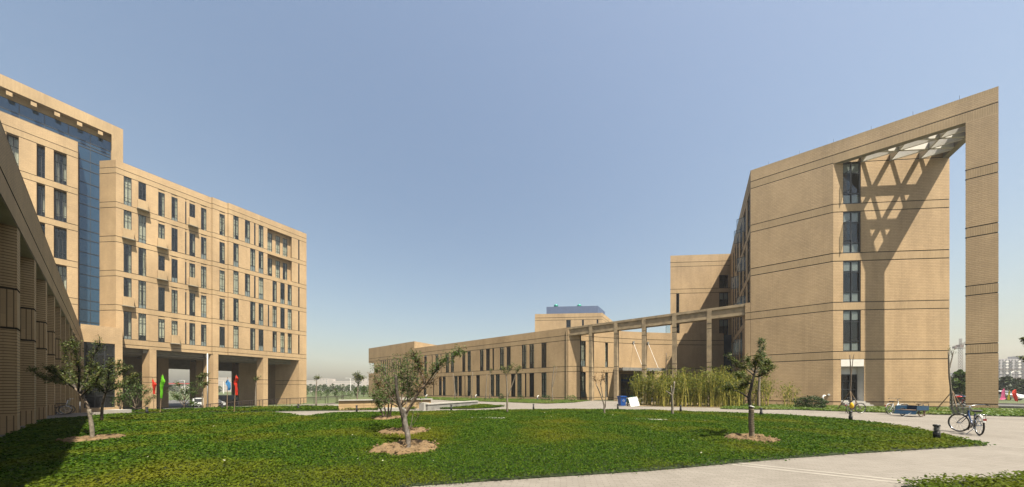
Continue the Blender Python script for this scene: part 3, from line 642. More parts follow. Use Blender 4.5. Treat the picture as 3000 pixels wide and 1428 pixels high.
mb = MB(); mb.poly([(*p, ZR - .5) for p in (E1, J, Bk[1], Bk[0])]); mb.build('roof', 'roof', rw)
mb = MB(); mb.quad((*Bk[1], 0), (*Bk[0], 0), (*Bk[0], ZR), (*Bk[1], ZR)); mb.quad((*J, 0), (*Bk[1], 0), (*Bk[1], ZR), (*J, ZR)); mb.build('rear_wall', 'tile', rw)
for i in range(5):
    mb = MB(); off = lambda p, a, b: (p[0] + OB[0] * a - OB[1] * b, p[1] + OB[1] * a + OB[0] * b); mb.prism([off(E1, .3, .4), off(J, -.3, .4), off(Bk[1], -.3, -.4), off(Bk[0], .3, -.4)], RB[i][0] - .1, RB[i][0] + .3); mb.build('floor_slab', 'inner', rw)
# roof plant on it
bb = at(2127, 741, 56); bt = MB(); pp = [(bb.x, bb.y), (bb.x + 4.0, bb.y + 2.3), (bb.x + 2.0, bb.y + 5.8), (bb.x - 2.0, bb.y + 3.5)]; bt.prism(pp, ZR - .5, ZR + 2.7)
tag(bt.build('roof_plant_box', 'bluemetal'), 'blue metal roof box on the rear wing beside the tall block', 'roof box')
def turbine(loc, r, label):
    mb = MB(); mb.lathe([(r * .45, 0), (r * .45, r * .5), (r * .75, r * .6), (r, r * 1.15), (r * .8, r * 1.55), (r * .35, r * 1.85), (.02, r * 1.9)], 16); o = mb.build('roof_ventilator', 'ventgreen', None, True); o.location = loc; tag(o, label, 'ventilator', 'green roof ventilators')
tv = at(2117, 742, 54); turbine((tv.x, tv.y, ZR - .45), .7, 'green onion-shaped ventilator on the rear wing roof')
# ================================================================== COLONNADE, CURVED WALL, LOW WING
ZB = 11.33; LGR = [10.13, 9.36, 5.27, 4.47, .41]; LBANDS = [(9.36, 10.13), (4.47, 5.27), (0, .41)]
PX = -16.64
cn = thing('colonnade', 'row of slim aged concrete pillars carrying a long beam', 'colonnade', (-5, YD, 0))
left_us = [1724.8, 1798.2, 1880.0, 1968.9, 2070.6]
mb = MB()
def prism4(mb, x0, x1, y0, y1, z0, z1, m=0): mb.prism([(x0, y0), (x1, y0), (x1, y1), (x0, y1)], z0, z1, m)
prism4(mb, PX, WX, YD + .18, YD + .92, 10.05, ZB)
prism4(mb, PX, WX, YD + .02, YD + .18, ZB - .30, ZB); prism4(mb, PX, WX, YD + .02, YD + .18, 10.05, 10.38)
mb.build('beam', 'cast', cn)
for u in left_us:
    x0 = xonY(u, YD)
    for (p, d, L) in (((x0, YD), (1, 0), .47), ((x0 + .47, YD), (0, 1), 1.0), ((x0 + .47, YD + 1.0), (-1, 0), .47), ((x0, YD + 1.0), (0, -1), 1.0)):
        wall(cn, p, d, L, 0, ZB - .01, grooves=[9.5, 8.9, 4.9, 4.3, .41], bands=[(8.9, 11.4), (4.3, 4.9), (0, .41)], name='pillar', mats=('cast', 'cast', 'groove'))
x0 = xonY(2182.5, YD)
wall(cn, (x0, YD - .05), (1, 0), WX - x0 - .02, 0, ZB + .02, grooves=[10.24, 9.45, 5.33, 4.54, .41], bands=[(9.45, 10.24), (4.54, 5.33)], name='pillar')
wall(cn, (x0, YD + 1.0), (0, -1), 1.05, 0, ZB + .02, grooves=[10.24, 9.45, 5.33, 4.54, .41], bands=[(9.45, 10.24)], name='pillar')
mb = MB(); mb.quad((x0, YD - .05, ZB + .02), (WX, YD - .05, ZB + .02), (WX, YD + 1, ZB + .02), (x0, YD + 1, ZB + .02)); mb.build('pillar_cap', 'cast', cn)
# long two-storey wing
lw = thing('two_storey_wing', 'long low tan wing with paired tall windows behind the lawn', 'building', (-45, 46, 0))
XE = -74.48; XS = -54.65
up = [(1585.7, 1601), (1550.5, 1564.5), (1528.3, 1542), (1483.6, 1496), (1463.5, 1476.3), (1442, 1447.3), (1423.3, 1434.8), (1405.3, 1416.5), (1369, 1379.6), (1353.5, 1363), (1320, 1330), (1305, 1315), (1290, 1293), (1275, 1284), (1264, 1267), (1242, 1250), (1222, 1226), (1206.6, 1210), (1191, 1194.6)] + [(1115 + k * 6.2, 1118.4 + k * 6.2) for k in range(10)]
lo = [(1585.7, 1601), (1550.5, 1564.5), (1537, 1542), (1514.7, 1528.3), (1496.7, 1509.7), (1452, 1464), (1436.6, 1447.3), (1394.6, 1405.6), (1369, 1379.6), (1360, 1363), (1342.8, 1352.9), (1330.7, 1340.5), (1296.4, 1305.5), (1285, 1294), (1267.7, 1271), (1240, 1249), (1218, 1226), (1190, 1196), (1160, 1167), (1135, 1141)]
so = lambda u: xonY(u, YD) - XE
opsL = [(so(a), so(b), 5.27, 9.36) for a, b in up] + [(so(a), so(b), .41, 4.47) for a, b in lo]
NX = xonY(1096, YD) - XE
wall(lw, (XE, YD), (1, 0), PX - XE, 0, ZB, ops=opsL + [(-.1, NX, 6.1, 9.0)], grooves=LGR, bands=LBANDS)
wall(lw, (XE, YD), (1, 0), XS - XE, ZB, 12.97, grooves=[])
for i, o in enumerate(opsL):
    w = o[1] - o[0]; window(lw, (XE, YD), (1, 0), *o, cols=2 if w > .75 else 1, rows=(.24, .72), inset=.10, fw=.08, curtain=[(.1, .45), (.6, .9)] if (i % 3 and w > .7) else None, glassm='glass', leaf=(1, .25, .7, .6, 70) if i in (29 + 8,) else None)
mb = MB()
mb.quad((XS, YD, ZB), (XS, YD + 14, ZB), (XS, YD + 14, 12.97), (XS, YD, 12.97), [(0, ZB), (14, ZB), (14, 12.97), (0, 12.97)])
mb.quad((XE, YD + 14, 9), (XE, YD, 9), (XE, YD, 12.97), (XE, YD + 14, 12.97)); mb.quad((XE, YD + 14, 0), (XE, YD, 0), (XE, YD, 6.1), (XE, YD + 14, 6.1)); mb.quad((XE, YD + 14, 6.1), (XE, YD + 5, 6.1), (XE, YD + 5, 9), (XE, YD + 14, 9))
mb.quad((PX, YD + 14, 0), (XE, YD + 14, 0), (XE, YD + 14, ZB), (PX, YD + 14, ZB))
mb.build('side_wall', 'tile', lw)
mb = MB(); mb.quad((XS, YD + .3, ZB - .5), (PX, YD + .3, ZB - .5), (PX, YD + 14, ZB - .5), (XS, YD + 14, ZB - .5)); mb.quad((XE, YD + .3, 12.6), (XS, YD + .3, 12.6), (XS, YD + 14, 12.6), (XE, YD + 14, 12.6)); mb.build('roof', 'roof', lw)
mb = MB(); mb.prism([(XE + NX + .2, YD + .4), (PX - .3, YD + .4), (PX - .3, YD + 13.5), (XE + NX + .2, YD + 13.5)], 4.6, 5.0); mb.build('floor_slab', 'inner', lw)
mb = MB(); mb.box(((XE + PX) / 2 + 4, YD + 5.5, 5.2), (PX - XE - 9, .2, 10)); mb.build('partition', 'inner', lw)
mb = MB(); px_ = xonY(1659.5, YD) ; mb.tube([(px_, YD - .06, 0), (px_, YD - .06, ZB - .4)], .045, 6); mb.build('downpipe', 'cast', lw)
# stub wall turning back by 30 degrees, then the curved wall
ss = sonW(1699.5, (PX, YD)); SE = (PX + OB[0] * ss, YD + OB[1] * ss)
wall(lw, (PX, YD), OB, ss, 0, 10.05, grooves=LGR, bands=LBANDS)
mb = MB(); mb.quad((PX, YD, 10.05), (SE[0], SE[1], 10.05), (SE[0], SE[1], ZB), (PX, YD, ZB), [(0, 10.05), (2, 10.05), (2, ZB), (0, ZB)]); mb.build('wall', 'tile', lw)
cv = thing('curved_wall_hall', 'concave tan wall with canopied entrance behind the colonnade', 'building', (-6, 54, 0))
zl = 8.58 * FP
arcp = []
for u, v in ((1699, 985.2), (1795, 989.6), (1890, 994), (1945, 996.6), (2000, 998.4), (2070, 998.8), (2122, 997.4)):
    Z = zl / (v - HY) * -1; d = dirp(u); arcp.append((d[0] * Z, d[1] * Z))
# least-squares circle through the sighted points
A_ = np.array([[2 * x, 2 * y, 1] for x, y in arcp]); b_ = np.array([x * x + y * y for x, y in arcp]); cx_, cy_, c_ = np.linalg.lstsq(A_, b_, rcond=None)[0]; rr_ = math.sqrt(c_ + cx_ ** 2 + cy_ ** 2)
a0 = math.atan2(arcp[0][1] - cy_, arcp[0][0] - cx_); a1 = math.atan2(arcp[-1][1] - cy_, arcp[-1][0] - cx_)
def arc_at(u):
    best = min((abs((cx_ + rr_ * math.cos(a0 + (a1 - a0) * k / 4000)) * dirp(u)[1] - (cy_ + rr_ * math.sin(a0 + (a1 - a0) * k / 4000)) * dirp(u)[0]), k) for k in range(0, 4001)); return best[1] / 4000
NS = 22; cuts = sorted(set([0, 1] + [k / NS for k in range(1, NS)] + [arc_at(u) for u in (1700.5, 1716, 1773, 1781, 1818, 1896)]))
tw = {}
wsp = [(arc_at(1700.5), arc_at(1716), 2), (arc_at(1773), arc_at(1781), 1)]; dsp = (arc_at(1818), arc_at(1896))
arcP = lambda t: (cx_ + rr_ * math.cos(a0 + (a1 - a0) * t), cy_ + rr_ * math.sin(a0 + (a1 - a0) * t))
uL = 0
for t0, t1 in zip(cuts[:-1], cuts[1:]):
    if t1 - t0 < 1e-5: continue
    p, q = arcP(t0), arcP(t1); L = math.hypot(q[0] - p[0], q[1] - p[1]); d = ((q[0] - p[0]) / L, (q[1] - p[1]) / L); tm = (t0 + t1) / 2; ops = []
    for (s0, s1, c) in wsp:
        if s0 < tm < s1: ops = [(-.01, L + .01, 5.27, 9.36), (-.01, L + .01, .41, 4.47)]
    if dsp[0] < tm < dsp[1]: ops = [(-.01, L + .01, -.1, 4.2)]
    zr_ = [(0, 11.35)] if not ops else [(4.2, 11.35)] if len(ops) == 1 else [(0, .41), (4.47, 5.27), (9.36, 11.35)]
    for za, zb2 in zr_: wall(cv, p, d, L, za, zb2, grooves=LGR, bands=LBANDS, u0=uL)
    uL += L
for (s0, s1, c) in wsp:
    p, q = arcP(s0), arcP(s1); L = math.hypot(q[0] - p[0], q[1] - p[1]); d = ((q[0] - p[0]) / L, (q[1] - p[1]) / L)
    window(cv, p, d, 0, L, 5.27, 9.36, cols=c, rows=(.28, .72), curtain=[(.3, .9)], blind=[(.02, .24)]); window(cv, p, d, 0, L, .41, 4.47, cols=c, rows=(.28, .72), curtain=[(.4, .9)], blind=[(.02, .24)])
p, q = arcP(dsp[0]), arcP(dsp[1]); L = math.hypot(q[0] - p[0], q[1] - p[1]); dd_ = ((q[0] - p[0]) / L, (q[1] - p[1]) / L); nn_ = (dd_[1], -dd_[0])
window(cv, p, dd_, 0.02, L - .02, .3, 4.2, cols=6, rows=(.3, .42, .66, .8), inset=-.02, fw=.09, name='door')
mb = MB(); mb.box((p[0] + dd_[0] * L / 2 + nn_[0] * .1, p[1] + dd_[1] * L / 2 + nn_[1] * .1, 3.2), (L - .2, .08, .4), dd_); mb.build('sign_board', 'navy', cv)
mb = MB()
for k in range(3): mb.box((p[0] + dd_[0] * L / 2 + nn_[0] * (1.3 - .25 * k), p[1] + dd_[1] * L / 2 + nn_[1] * (1.3 - .25 * k), .055 + k * .1), (L + .6, 2.2 - .5 * k, .1), dd_)
mb.build('entrance_steps', 'stone', cv)
cnp = MB(); hw = L / 2 + 1.3; cc = (p[0] + dd_[0] * L / 2, p[1] + dd_[1] * L / 2)
cnp.box((cc[0] + nn_[0] * 1.3, cc[1] + nn_[1] * 1.3, 5.05), (2 * hw, 2.6, .12), dd_); cnp.box((cc[0] + nn_[0] * 2.55, cc[1] + nn_[1] * 2.55, 4.85), (2 * hw, .12, .45), dd_)
for k in range(5): e = -hw + 2 * hw * k / 4; cnp.box((cc[0] + dd_[0] * e + nn_[0] * 1.3, cc[1] + dd_[1] * e + nn_[1] * 1.3, 4.85), (.12, 2.5, .3), dd_)
cnp.build('canopy', 'concrete', cv)
for u, v0 in ((1855.5, 997.5), (1898.5, 999.5)):
    t = arc_at(u); b = arcP(t); tp = Vector((*b, 9.55)); out = Vector((nn_[0], nn_[1], 0)); mb = MB(); mb.tube([tp, Vector((b[0], b[1], 5.1)) + out * 2.4], .028, 8); mb.build('canopy_rod', 'white', cv)
    mb = MB(); mb.box((b[0] + nn_[0] * .05, b[1] + nn_[1] * .05, 9.6), (.3, .15, .3), dd_); mb.build('rod_anchor', 'concrete', cv)
pe = arcP(1); back = [arcP(1), (3.0, 63.0), (-6, 66), (-18, 58), (-20, 46), SE]
mb = MB(); poly = [arcP(k / 20) for k in range(21)]; mb.poly([(*p_, 10.9) for p_ in poly + [(3.0, 62.5), (-14, 62), (-19, 50)]]); mb.build('roof', 'roof', cv)
mb = MB(); mb.quad((*pe, 0), (pe[0] - .3, 62.6, 0), (pe[0] - .3, 62.6, 11.35), (*pe, 11.35)); mb.box((-9, 58, 5.5), (22, .2, 10.8), dd_); mb.build('rear_wall', 'tile', cv)
gl = MB(); gl.quad((pe[0], pe[1] + .6, 0), (WX, pe[1] + 1.6, 0), (WX, pe[1] + 1.6, 11.2), (pe[0], pe[1] + .6, 11.2)); gl.build('glass_link', 'blueglass', cv)
# ---- distant classroom block over the low wing
Z0 = 24.55 * FP / (HY - 917); d = dirp(1765); EB = (d[0] * Z0, d[1] * Z0)
es = sonW(1567, EB, (-OB[0], -OB[1])); E0 = (EB[0] - OB[0] * es, EB[1] - OB[1] * es)
cb = thing('distant_classroom_block', 'pale tan block with blue roof box beyond the low wing', 'building', (EB[0] - 8, EB[1], 0))
qq = lambda u: sonW(u, E0)
o3 = [(qq(1659), qq(1672), RB[1][1], RB[0][0]), (qq(1705), qq(1710.7), RB[1][1] - .2, RB[0][0]), (qq(1748), qq(1753), RB[1][1] + .2, RB[0][0])]
wall(cb, E0, OB, es, 0, ZR, ops=o3, grooves=RGR, bands=RBANDS, gh=.12)
for i, w in enumerate(o3): window(cb, E0, OB, *w, cols=2 if i == 0 else 1, rows=(.5,), fw=.14, glassm='glassdark', blind=[(.55, .95)] if i == 0 else None)
wall(cb, EB, (0, 1), 26, 0, ZR, grooves=RGR, bands=RBANDS, gh=.12)
mb = MB(); mb.poly([(*EB, ZR - .6), (EB[0], EB[1] + 26, ZR - .6), (E0[0], E0[1] + 26, ZR - .6), (*E0, ZR - .6)]); mb.build('roof', 'roof', cb)
mb = MB(); mb.quad((E0[0], E0[1] + 26, 0), (*E0, 0), (*E0, ZR), (E0[0], E0[1] + 26, ZR)); mb.build('side_wall', 'tile', cb)
Zr = 100; r0, r1 = at(1601, 920, Zr * .99), at(1746, 915, Zr); rs = Vector((r1.x - r0.x, r1.y - r0.y)).length
mb = MB(); o_ = (r0.x, r0.y); mb.prism([o_, (o_[0] + OB[0] * rs, o_[1] + OB[1] * rs), (o_[0] + OB[0] * rs, o_[1] + OB[1] * rs + 9), (o_[0], o_[1] + 9)], ZR - .6, EYE + (HY - 902) / FP * Zr)
tag(mb.build('roof_plant_room', 'bluemetal'), 'long blue metal plant room on the roof of the distant block', 'roof box')
for i, u in enumerate((1629, 1697)):
    tv = at(u, 904, Zr + 1); turbine((tv.x, tv.y, EYE + (HY - 902.5) / FP * Zr), .85, ['left green ventilator on the distant blue roof box', 'right green ventilator on the distant blue roof box'][i])
ac = at(1642.5, 919, Zr - 3); mb = MB(); mb.box((ac.x, ac.y, ZR + .2), (1.1, .5, .9), OB); tag(mb.build('air_conditioner', 'white'), 'white air conditioner box before the distant blue roof box', 'air conditioner')
# ================================================================== LEFT-HAND DORMITORY COMPLEX
XL = -68.0
yl = lambda u, X=XL: yonX(u, X)
F0 = 4.84; LT = zonX(340, 490.4, XL)                    # top joint line of the facade
DB = [(LT - i * F0 - .80, LT - i * F0) for i in range(5)]; zlow = zonX(361.6, 1009.3, XL); DB.append((zlow, zlow + .8))
ZT = LT + 1.05; DGR = [z for b in DB for z in b]; SB = zlow - .45
dm = thing('dormitory_block', 'tan dormitory on tall pillars with many narrow windows at left', 'building', (XL - 6, 12, -1.4))
jog = .35
P0 = (XL, yl(339.5)); P1 = (XL, yl(617.7)); P2 = (P1[0] + OB[0] * jog, P1[1] + OB[1] * jog)
X2 = P2[0]; P3 = (X2, yl(665, X2)); P4 = (P3[0] + OB[0] * jog, P3[1] + OB[1] * jog); X3 = P4[0]; P5 = (X3, yl(898, X3))
def fl(i): return DB[i + 1][1], DB[i][0]                # opening z range of storey i (0 = top)
BAL = {(0, 1), (1, 0), (1, 2), (2, 2), (3, 0), (0, 5), (2, 5), (4, 3)}
def curt():
    r = RNG.random()
    return None if r < .2 else [(.62, .92)] if r < .5 else [(.1, .4), (.65, .93)] if r < .75 else [(.08, .93)]
def dorm_wall(p, d, L, X, us_by_floor, panel):
    ops = []; meta = []
    for i in range(5):
        z0, z1 = fl(i)
        for k, (u0, u1) in enumerate(us_by_floor(i)):
            a, b = yl(u0, X) - p[1], yl(u1, X) - p[1]; pn = panel(k); ops.append((a, b, z0 - .04, z1 + .02)); meta.append((i, k, a, b, z0 - .04, z1 + .02 - pn, pn, b - a))
    wall(dm, p, d, L, SB, ZT, ops=ops, grooves=DGR, bands=DB + [(SB, zlow)])
    for (i, k, a, b, z0, z1, pn, w) in meta:
        c = 2 if w > .3 else 1
        lf = (1, .28, .76, .55, 75) if (i, k, X) in ((0, 0, X2), (2, 0, X2), (2, 1, XL), (0, 6, X3)) else None
        window(dm, p, d, a, b, z0, z1, cols=c, rows=(.26, .74), inset=.10, fw=.055 if c == 2 else .05, curtain=curt() if c == 2 else None, leaf=lf, blind=[(.02, RNG.choice((.12, .2, .25)))] if c == 2 and RNG.random() < .5 else None)
        if pn:
            mb = MB(); D = .07; n = (d[1], -d[0]); mb.box((p[0] + d[0] * (a + b) / 2 - n[0] * (D + .1), p[1] + d[1] * (a + b) / 2 - n[1] * (D + .1), z1 + pn / 2 - .03), (b - a, .2, pn - .06), d); mb.build('head_panel', 'sold', dm)
        if X == XL and (i, k) in BAL:
            n = (d[1], -d[0]); bx_ = MB(); m_ = (a + b) / 2 + .06; w2 = (b - a) + .26; zc = z0 + .62
            C_ = (p[0] + d[0] * m_ + n[0] * .34, p[1] + d[1] * m_ + n[1] * .34); bx_.box((C_[0], C_[1], zc), (w2, .62, 1.25), d)
            o = bx_.build('plant_box', 'sold', dm)
            s2 = MB(); s2.box((C_[0], C_[1], zc - .68), (w2 + .14, .72, .1), d); s2.build('plant_box_slab', 'soffit', o)
S1 = [(362.2, 385.7), (405.3, 428), (463.5, 482.8), (502.4, 520.4), (542.3, 546.2), (554.9, 571.8), (588.8, 604.8)]
dorm_wall(P0, (0, 1), P1[1] - P0[1], XL, lambda i: S1, lambda k: 0 if k < 2 else .42)
dorm_wall(P2, (0, 1), P3[1] - P2[1], X2, lambda i: [(643, 658.7)], lambda k: .42)
def S3(i):
    r = [(683.5, 699.2)]
    r += [(717.5, 732.6), (744.3, 748.8)] if i in (0, 2) else [(733, 748)]
    r += [(757.7, 771.8)]
    if i > 1: r += [(798.4, 810.9), (821.4, 834.1), (842.8, 854.8)]
    if i == 3: r += [(784.8, 788.5)]
    return r + [(873.6, 877.5)]
# upper right storeys have a shallow loggia
lg0, lg1 = yl(783.5, X3) - P4[1], yl(855, X3) - P4[1]
ops3 = [(lg0, lg1, fl(0)[0] - .2, fl(0)[1] + .02), (lg0, lg1, fl(1)[0], fl(1)[1])]
m3 = []
for i in range(5):
    z0, z1 = fl(i)
    for (u0, u1) in S3(i): m3.append((yl(u0, X3) - P4[1], yl(u1, X3) - P4[1], z0 - .04, z1 + .02))
wall(dm, P4, (0, 1), P5[1] - P4[1], SB, ZT, ops=ops3 + m3, grooves=DGR, bands=DB + [(SB, zlow)])
for (a, b, z0, z1) in m3: c = 2 if b - a > .3 else 1; window(dm, P4, (0, 1), a, b, z0, z1, cols=c, rows=(.26, .74), inset=.1, fw=.055 if c == 2 else .05, curtain=curt() if c == 2 else None, blind=[(.02, .25)] if c == 2 and RNG.random() < .7 else None)
for i in (0, 1):
    z0, z1 = ops3[i][2], ops3[i][3]; pl = (X3 - .75, P4[1]); o_ = [(yl(u0, X3) - P4[1], yl(u1, X3) - P4[1], z0 + .05, z1 - .5) for u0, u1 in ((784, 801), (811.4, 824), (832.3, 845.4))]
    mb = MB(); y0_, y1_ = P4[1] + lg0, P4[1] + lg1
    mb.quad((X3 - .75, y0_, z1), (X3 - .2, y0_, z1), (X3 - .2, y1_, z1), (X3 - .75, y1_, z1)); mb.quad((X3 - .2, y0_, z0), (X3 - .75, y0_, z0), (X3 - .75, y1_, z0), (X3 - .2, y1_, z0))
    mb.quad((X3 - .2, y1_, z0), (X3 - .75, y1_, z0), (X3 - .75, y1_, z1), (X3 - .2, y1_, z1)); mb.quad((X3 - .75, y0_, z0), (X3 - .2, y0_, z0), (X3 - .2, y0_, z1), (X3 - .75, y0_, z1)); mb.build('loggia', 'tile', dm)
    wall(dm, (X3 - .75, P4[1] + lg0), (0, 1), lg1 - lg0, z0, z1, ops=[(a - lg0, b - lg0, c, e) for a, b, c, e in o_], reveal=.12)
    for k, (a, b, c, e) in enumerate(o_): window(dm, pl, (0, 1), a, b, c, e, cols=2, rows=(.3, .74), inset=.06, fw=.055, curtain=curt(), leaf=(1, .25, .75, .6, 75) if (i, k) == (0, 2) else None)
for (p, d, L) in ((P1, OB, jog), (P3, OB, jog)): wall(dm, p, d, L, SB, ZT, grooves=DGR, bands=DB + [(SB, zlow)])
# oblique near end
gs = -(sonW(291.5, P0)); PG = (P0[0] - OB[0] * gs, P0[1] - OB[1] * gs); XG = PG[0]
wall(dm, PG, OB, gs, 0, ZT, grooves=DGR, bands=DB + [(SB, zlow)])
XBk = XL - 14.0
mb = MB(); mb.poly([(*p, ZT - .5) for p in (P0, P1, P2, P3, P4, P5, (XBk, P5[1]), (XBk, PG[1]), PG)]); mb.build('roof', 'roof', dm)
mb = MB(); mb.quad((XBk, P5[1], SB), (XBk, P0[1] - 1, SB), (XBk, P0[1] - 1, ZT), (XBk, P5[1], ZT)); mb.quad(P5 + (SB,), (XBk, P5[1], SB), (XBk, P5[1], ZT), P5 + (ZT,)); mb.build('rear_wall', 'tile', dm)
mb = MB(); mb.poly([(*p, SB + .02) for p in reversed((P0, P1, P2, P3, P4, P5, (XBk, P5[1]), (XBk, P0[1] - 1)))]); mb.build('soffit', 'soffit', dm)
for i in range(6):
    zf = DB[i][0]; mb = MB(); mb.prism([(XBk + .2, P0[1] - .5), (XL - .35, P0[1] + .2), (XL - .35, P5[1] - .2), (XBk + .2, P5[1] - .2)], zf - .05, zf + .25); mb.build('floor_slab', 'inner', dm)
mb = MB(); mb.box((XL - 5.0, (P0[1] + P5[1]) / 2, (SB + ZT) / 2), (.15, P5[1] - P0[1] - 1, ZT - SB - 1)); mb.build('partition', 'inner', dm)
# downstand beams and pipes under the slab
mb = MB()
for k in range(4): y = P0[1] + 2.5 + k * 6.2; mb.box((XL - 7, y, SB - .3), (13.4, .4, .6))
for k in range(3): mb.box((XL - 1.2 - k * 4.5, (P0[1] + P5[1]) / 2, SB - .28), (.4, P5[1] - P0[1] - 1, .55))
mb.build('downstand_beam', 'soffit', dm)
mb = MB()
for x in (-1.0, -3.2, -5.0): mb.tube([(XL + x, P0[1] + .5, SB - .75), (XL + x, P5[1] - 1.0, SB - .75)], .10, 6)
for y in (4.0, 9.5, 15.0, 20.5): mb.tube([(XL - .8, y, SB - .55), (XL - 9, y, SB - .55)], .07, 6)
mb.build('service_pipe', 'soffit', dm)
# pillars: flat front with a 30 degree flank on the near side
GZ = -1.42; PGR = [DB[-1][0] - 4.6, DB[-1][0] - 5.4]
def pillar(u_back, u_f0, u_f1, X, Lmin=.9):
    f0, f1 = yl(u_f0, X), yl(u_f1, X); s = -sonW(u_back, (X, f0)); b = (X - OB[0] * s, f0 - OB[1] * s)
    wall(dm, b, OB, s, GZ, SB + .01, grooves=PGR, name='pillar'); wall(dm, (X, f0), (0, 1), f1 - f0, GZ, SB + .01, grooves=PGR, name='pillar')
    mb = MB(); mb.quad((X, f1, GZ), (b[0], f1, GZ), (b[0], f1, SB), (X, f1, SB)); mb.quad((b[0], f1, GZ), (*b, GZ), (*b, SB), (b[0], f1, SB)); mb.build('pillar_back', 'tile', dm)
pillar(416.3, 437.9, 458.3, XL); pillar(596, 625, 639.6, X2); pillar(752, 771.3, 785, X3)
f0 = yl(876.5, X3); s = -sonW(806, (X3, f0)); b = (X3 - OB[0] * s, f0 - OB[1] * s)
wall(dm, b, OB, s, GZ, SB + .01, grooves=PGR, name='pillar'); wall(dm, (X3, f0), (0, 1), P5[1] - f0, GZ, SB + .01, grooves=PGR, name='pillar')
# rear row of supports and rear walls, with two ways through
for y0, y1 in ((yl(300, XBk), yl(487, XBk)), (yl(557, XBk), yl(632, XBk)), (yl(680, XBk), P5[1] - .05)): mb = MB(); prism4(mb, XBk - .6, XBk, y0, y1, GZ, SB + .05); mb.build('rear_support', 'tile', dm)
mb = MB(); mb.quad((XBk, P5[1] - .06, GZ), (X3 - 4.6, P5[1] - .06, GZ), (X3 - 4.6, P5[1] - .06, SB), (XBk, P5[1] - .06, SB)); mb.build('end_wall', 'tile', dm)
mb = MB(); XM = XL - 8
def mid(u0, u1): y0, y1 = yl(u0, XM), yl(u1, XM); prism4(mb, XM - .8, XM, y0, y1, GZ, SB + .03)
for uu in ((463, 494), (575, 592), (700, 752), (787, 811)): mb = MB(); mid(*uu); mb.build('inner_support', 'tile', dm)
mb = MB(); prism4(mb, XBk - .5, XBk - .1, yl(487, XBk), yl(690, XBk), 5.6, SB + .03); mb.build('rear_beam', 'soffit', dm)
mb = MB(); y0 = yl(606.5, XL - .35); mb.tube([(XL + .02, y0, GZ), (XL + .02, y0, SB)], .065, 10); mb.build('downpipe', 'white', dm, True)
mb = MB(); prism4(mb, XM - 2, XM + .02 + 2.4, yl(459, XM), yl(500, XM), 2.2, 2.45); mb.build('stair_landing', 'soffit', dm)
# ---- neighbouring wing in the same plane, glass recess, roof frame
nw = thing('dormitory_wing', 'tan wing with broad windows at the upper left', 'building', (XL - 6, -20, -1.4))
YW = yl(228); YS = -75.0
nops = []
for i in range(5):
    z0, z1 = fl(i)
    for (u0, u1, c) in ((157.3, 195.7, 3), (107, 132, 2), (18.4, 55.2, 2), (-60, -30, 3), (-130, -105, 2)): nops.append((yl(u0) - YS, yl(u1) - YS, z0 - .03, z1 + .02, c))
ZN = zonX(227.5, 416.3, XL)
wall(nw, (XL, YS), (0, 1), YW - YS, 0, ZN, ops=[o[:4] for o in nops], grooves=DGR, bands=DB, reveal=.75)
for o in nops: window(nw, (XL, YS), (0, 1), *o[:4], cols=o[4], rows=(.24, .70), inset=.62, fw=.07, curtain=curt())
mb = MB(); mb.quad((XL, YW, 0), (XG - .1, YW, 0), (XG - .1, YW, ZN), (XL, YW, ZN), [(0, 0), (2, 0), (2, ZN), (0, ZN)]); mb.build('side_wall', 'tile', nw)
mb = MB(); mb.quad((XL, YS, ZN - .4), (XL, YW, ZN - .4), (XG - 3, YW, ZN - .4), (XG - 3, YS, ZN - .4)); mb.build('roof', 'roof', nw)
for i in range(6): mb = MB(); prism4(mb, XL - 12, XL - 1.0, YS + .2, YW - .2, DB[i][0], DB[i][0] + .3); mb.build('floor_slab', 'inner', nw)
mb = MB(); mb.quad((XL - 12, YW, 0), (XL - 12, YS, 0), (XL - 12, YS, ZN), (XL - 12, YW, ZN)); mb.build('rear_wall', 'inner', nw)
gt = thing('glazed_stair_tower', 'blue glass tower with tan roof frame rising between the dormitory wings', 'building', (XG - 3, -10, -1.4))
YF = yl(360, XG); YE = yl(325, XG); ZF = zonX(360, 390, XG)
zg1 = zonX(325.5, 418, XG); 
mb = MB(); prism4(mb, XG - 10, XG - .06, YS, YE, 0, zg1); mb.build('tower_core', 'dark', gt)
zlev = [10.0]; zz_ = [DB[i][0] for i in range(5, -1, -1)]
for z in zz_: zlev += [z - .15, z + 1.15, z + 2.9]
zlev = [z for z in zlev if z < zg1 - 1.0] + [ZN + 1.1, zg1 - 1.35, zg1]; zlev = sorted(zlev)
ygl = [YE - k * 1.62 for k in range(0, 28)]
up_z = [z for z in zlev if z >= ZN - 1.6]
ct = 0
gap0 = YW
for j in range(len(zlev) - 1):
    for k in range(len(ygl) - 1):
        y1, y0 = ygl[k], ygl[k + 1]
        if zlev[j + 1] < ZN - .5 and y1 < YW - .5: continue
        if zlev[j] < ZT - 3 and y0 > P0[1] - .2: continue
        mb = MB(); mb.box((XG - .03 + RNG.uniform(-.004, .004), (y0 + y1) / 2, (zlev[j] + zlev[j + 1]) / 2), (.04, y1 - y0 - .05, zlev[j + 1] - zlev[j] - .07)); mb.build('glass_panel', 'blueglass', gt); ct += 1
mb = MB()
for z in zlev[:-1]: prism4(mb, XG - .05, XG + .03, YS if z > ZN - 1 else YW - .6, YE if z > ZT - 3 else PG[1], z - .045, z + .045)
for y in ygl:
    if y > YW - 1.7: prism4(mb, XG - .05, XG + .005, y - .025, y + .025, 10 if y < PG[1] + .3 else ZT - 1, zg1)
    else: prism4(mb, XG - .05, XG + .005, y - .025, y + .025, ZN - .5, zg1)
mb.build('mullion', 'frame', gt)
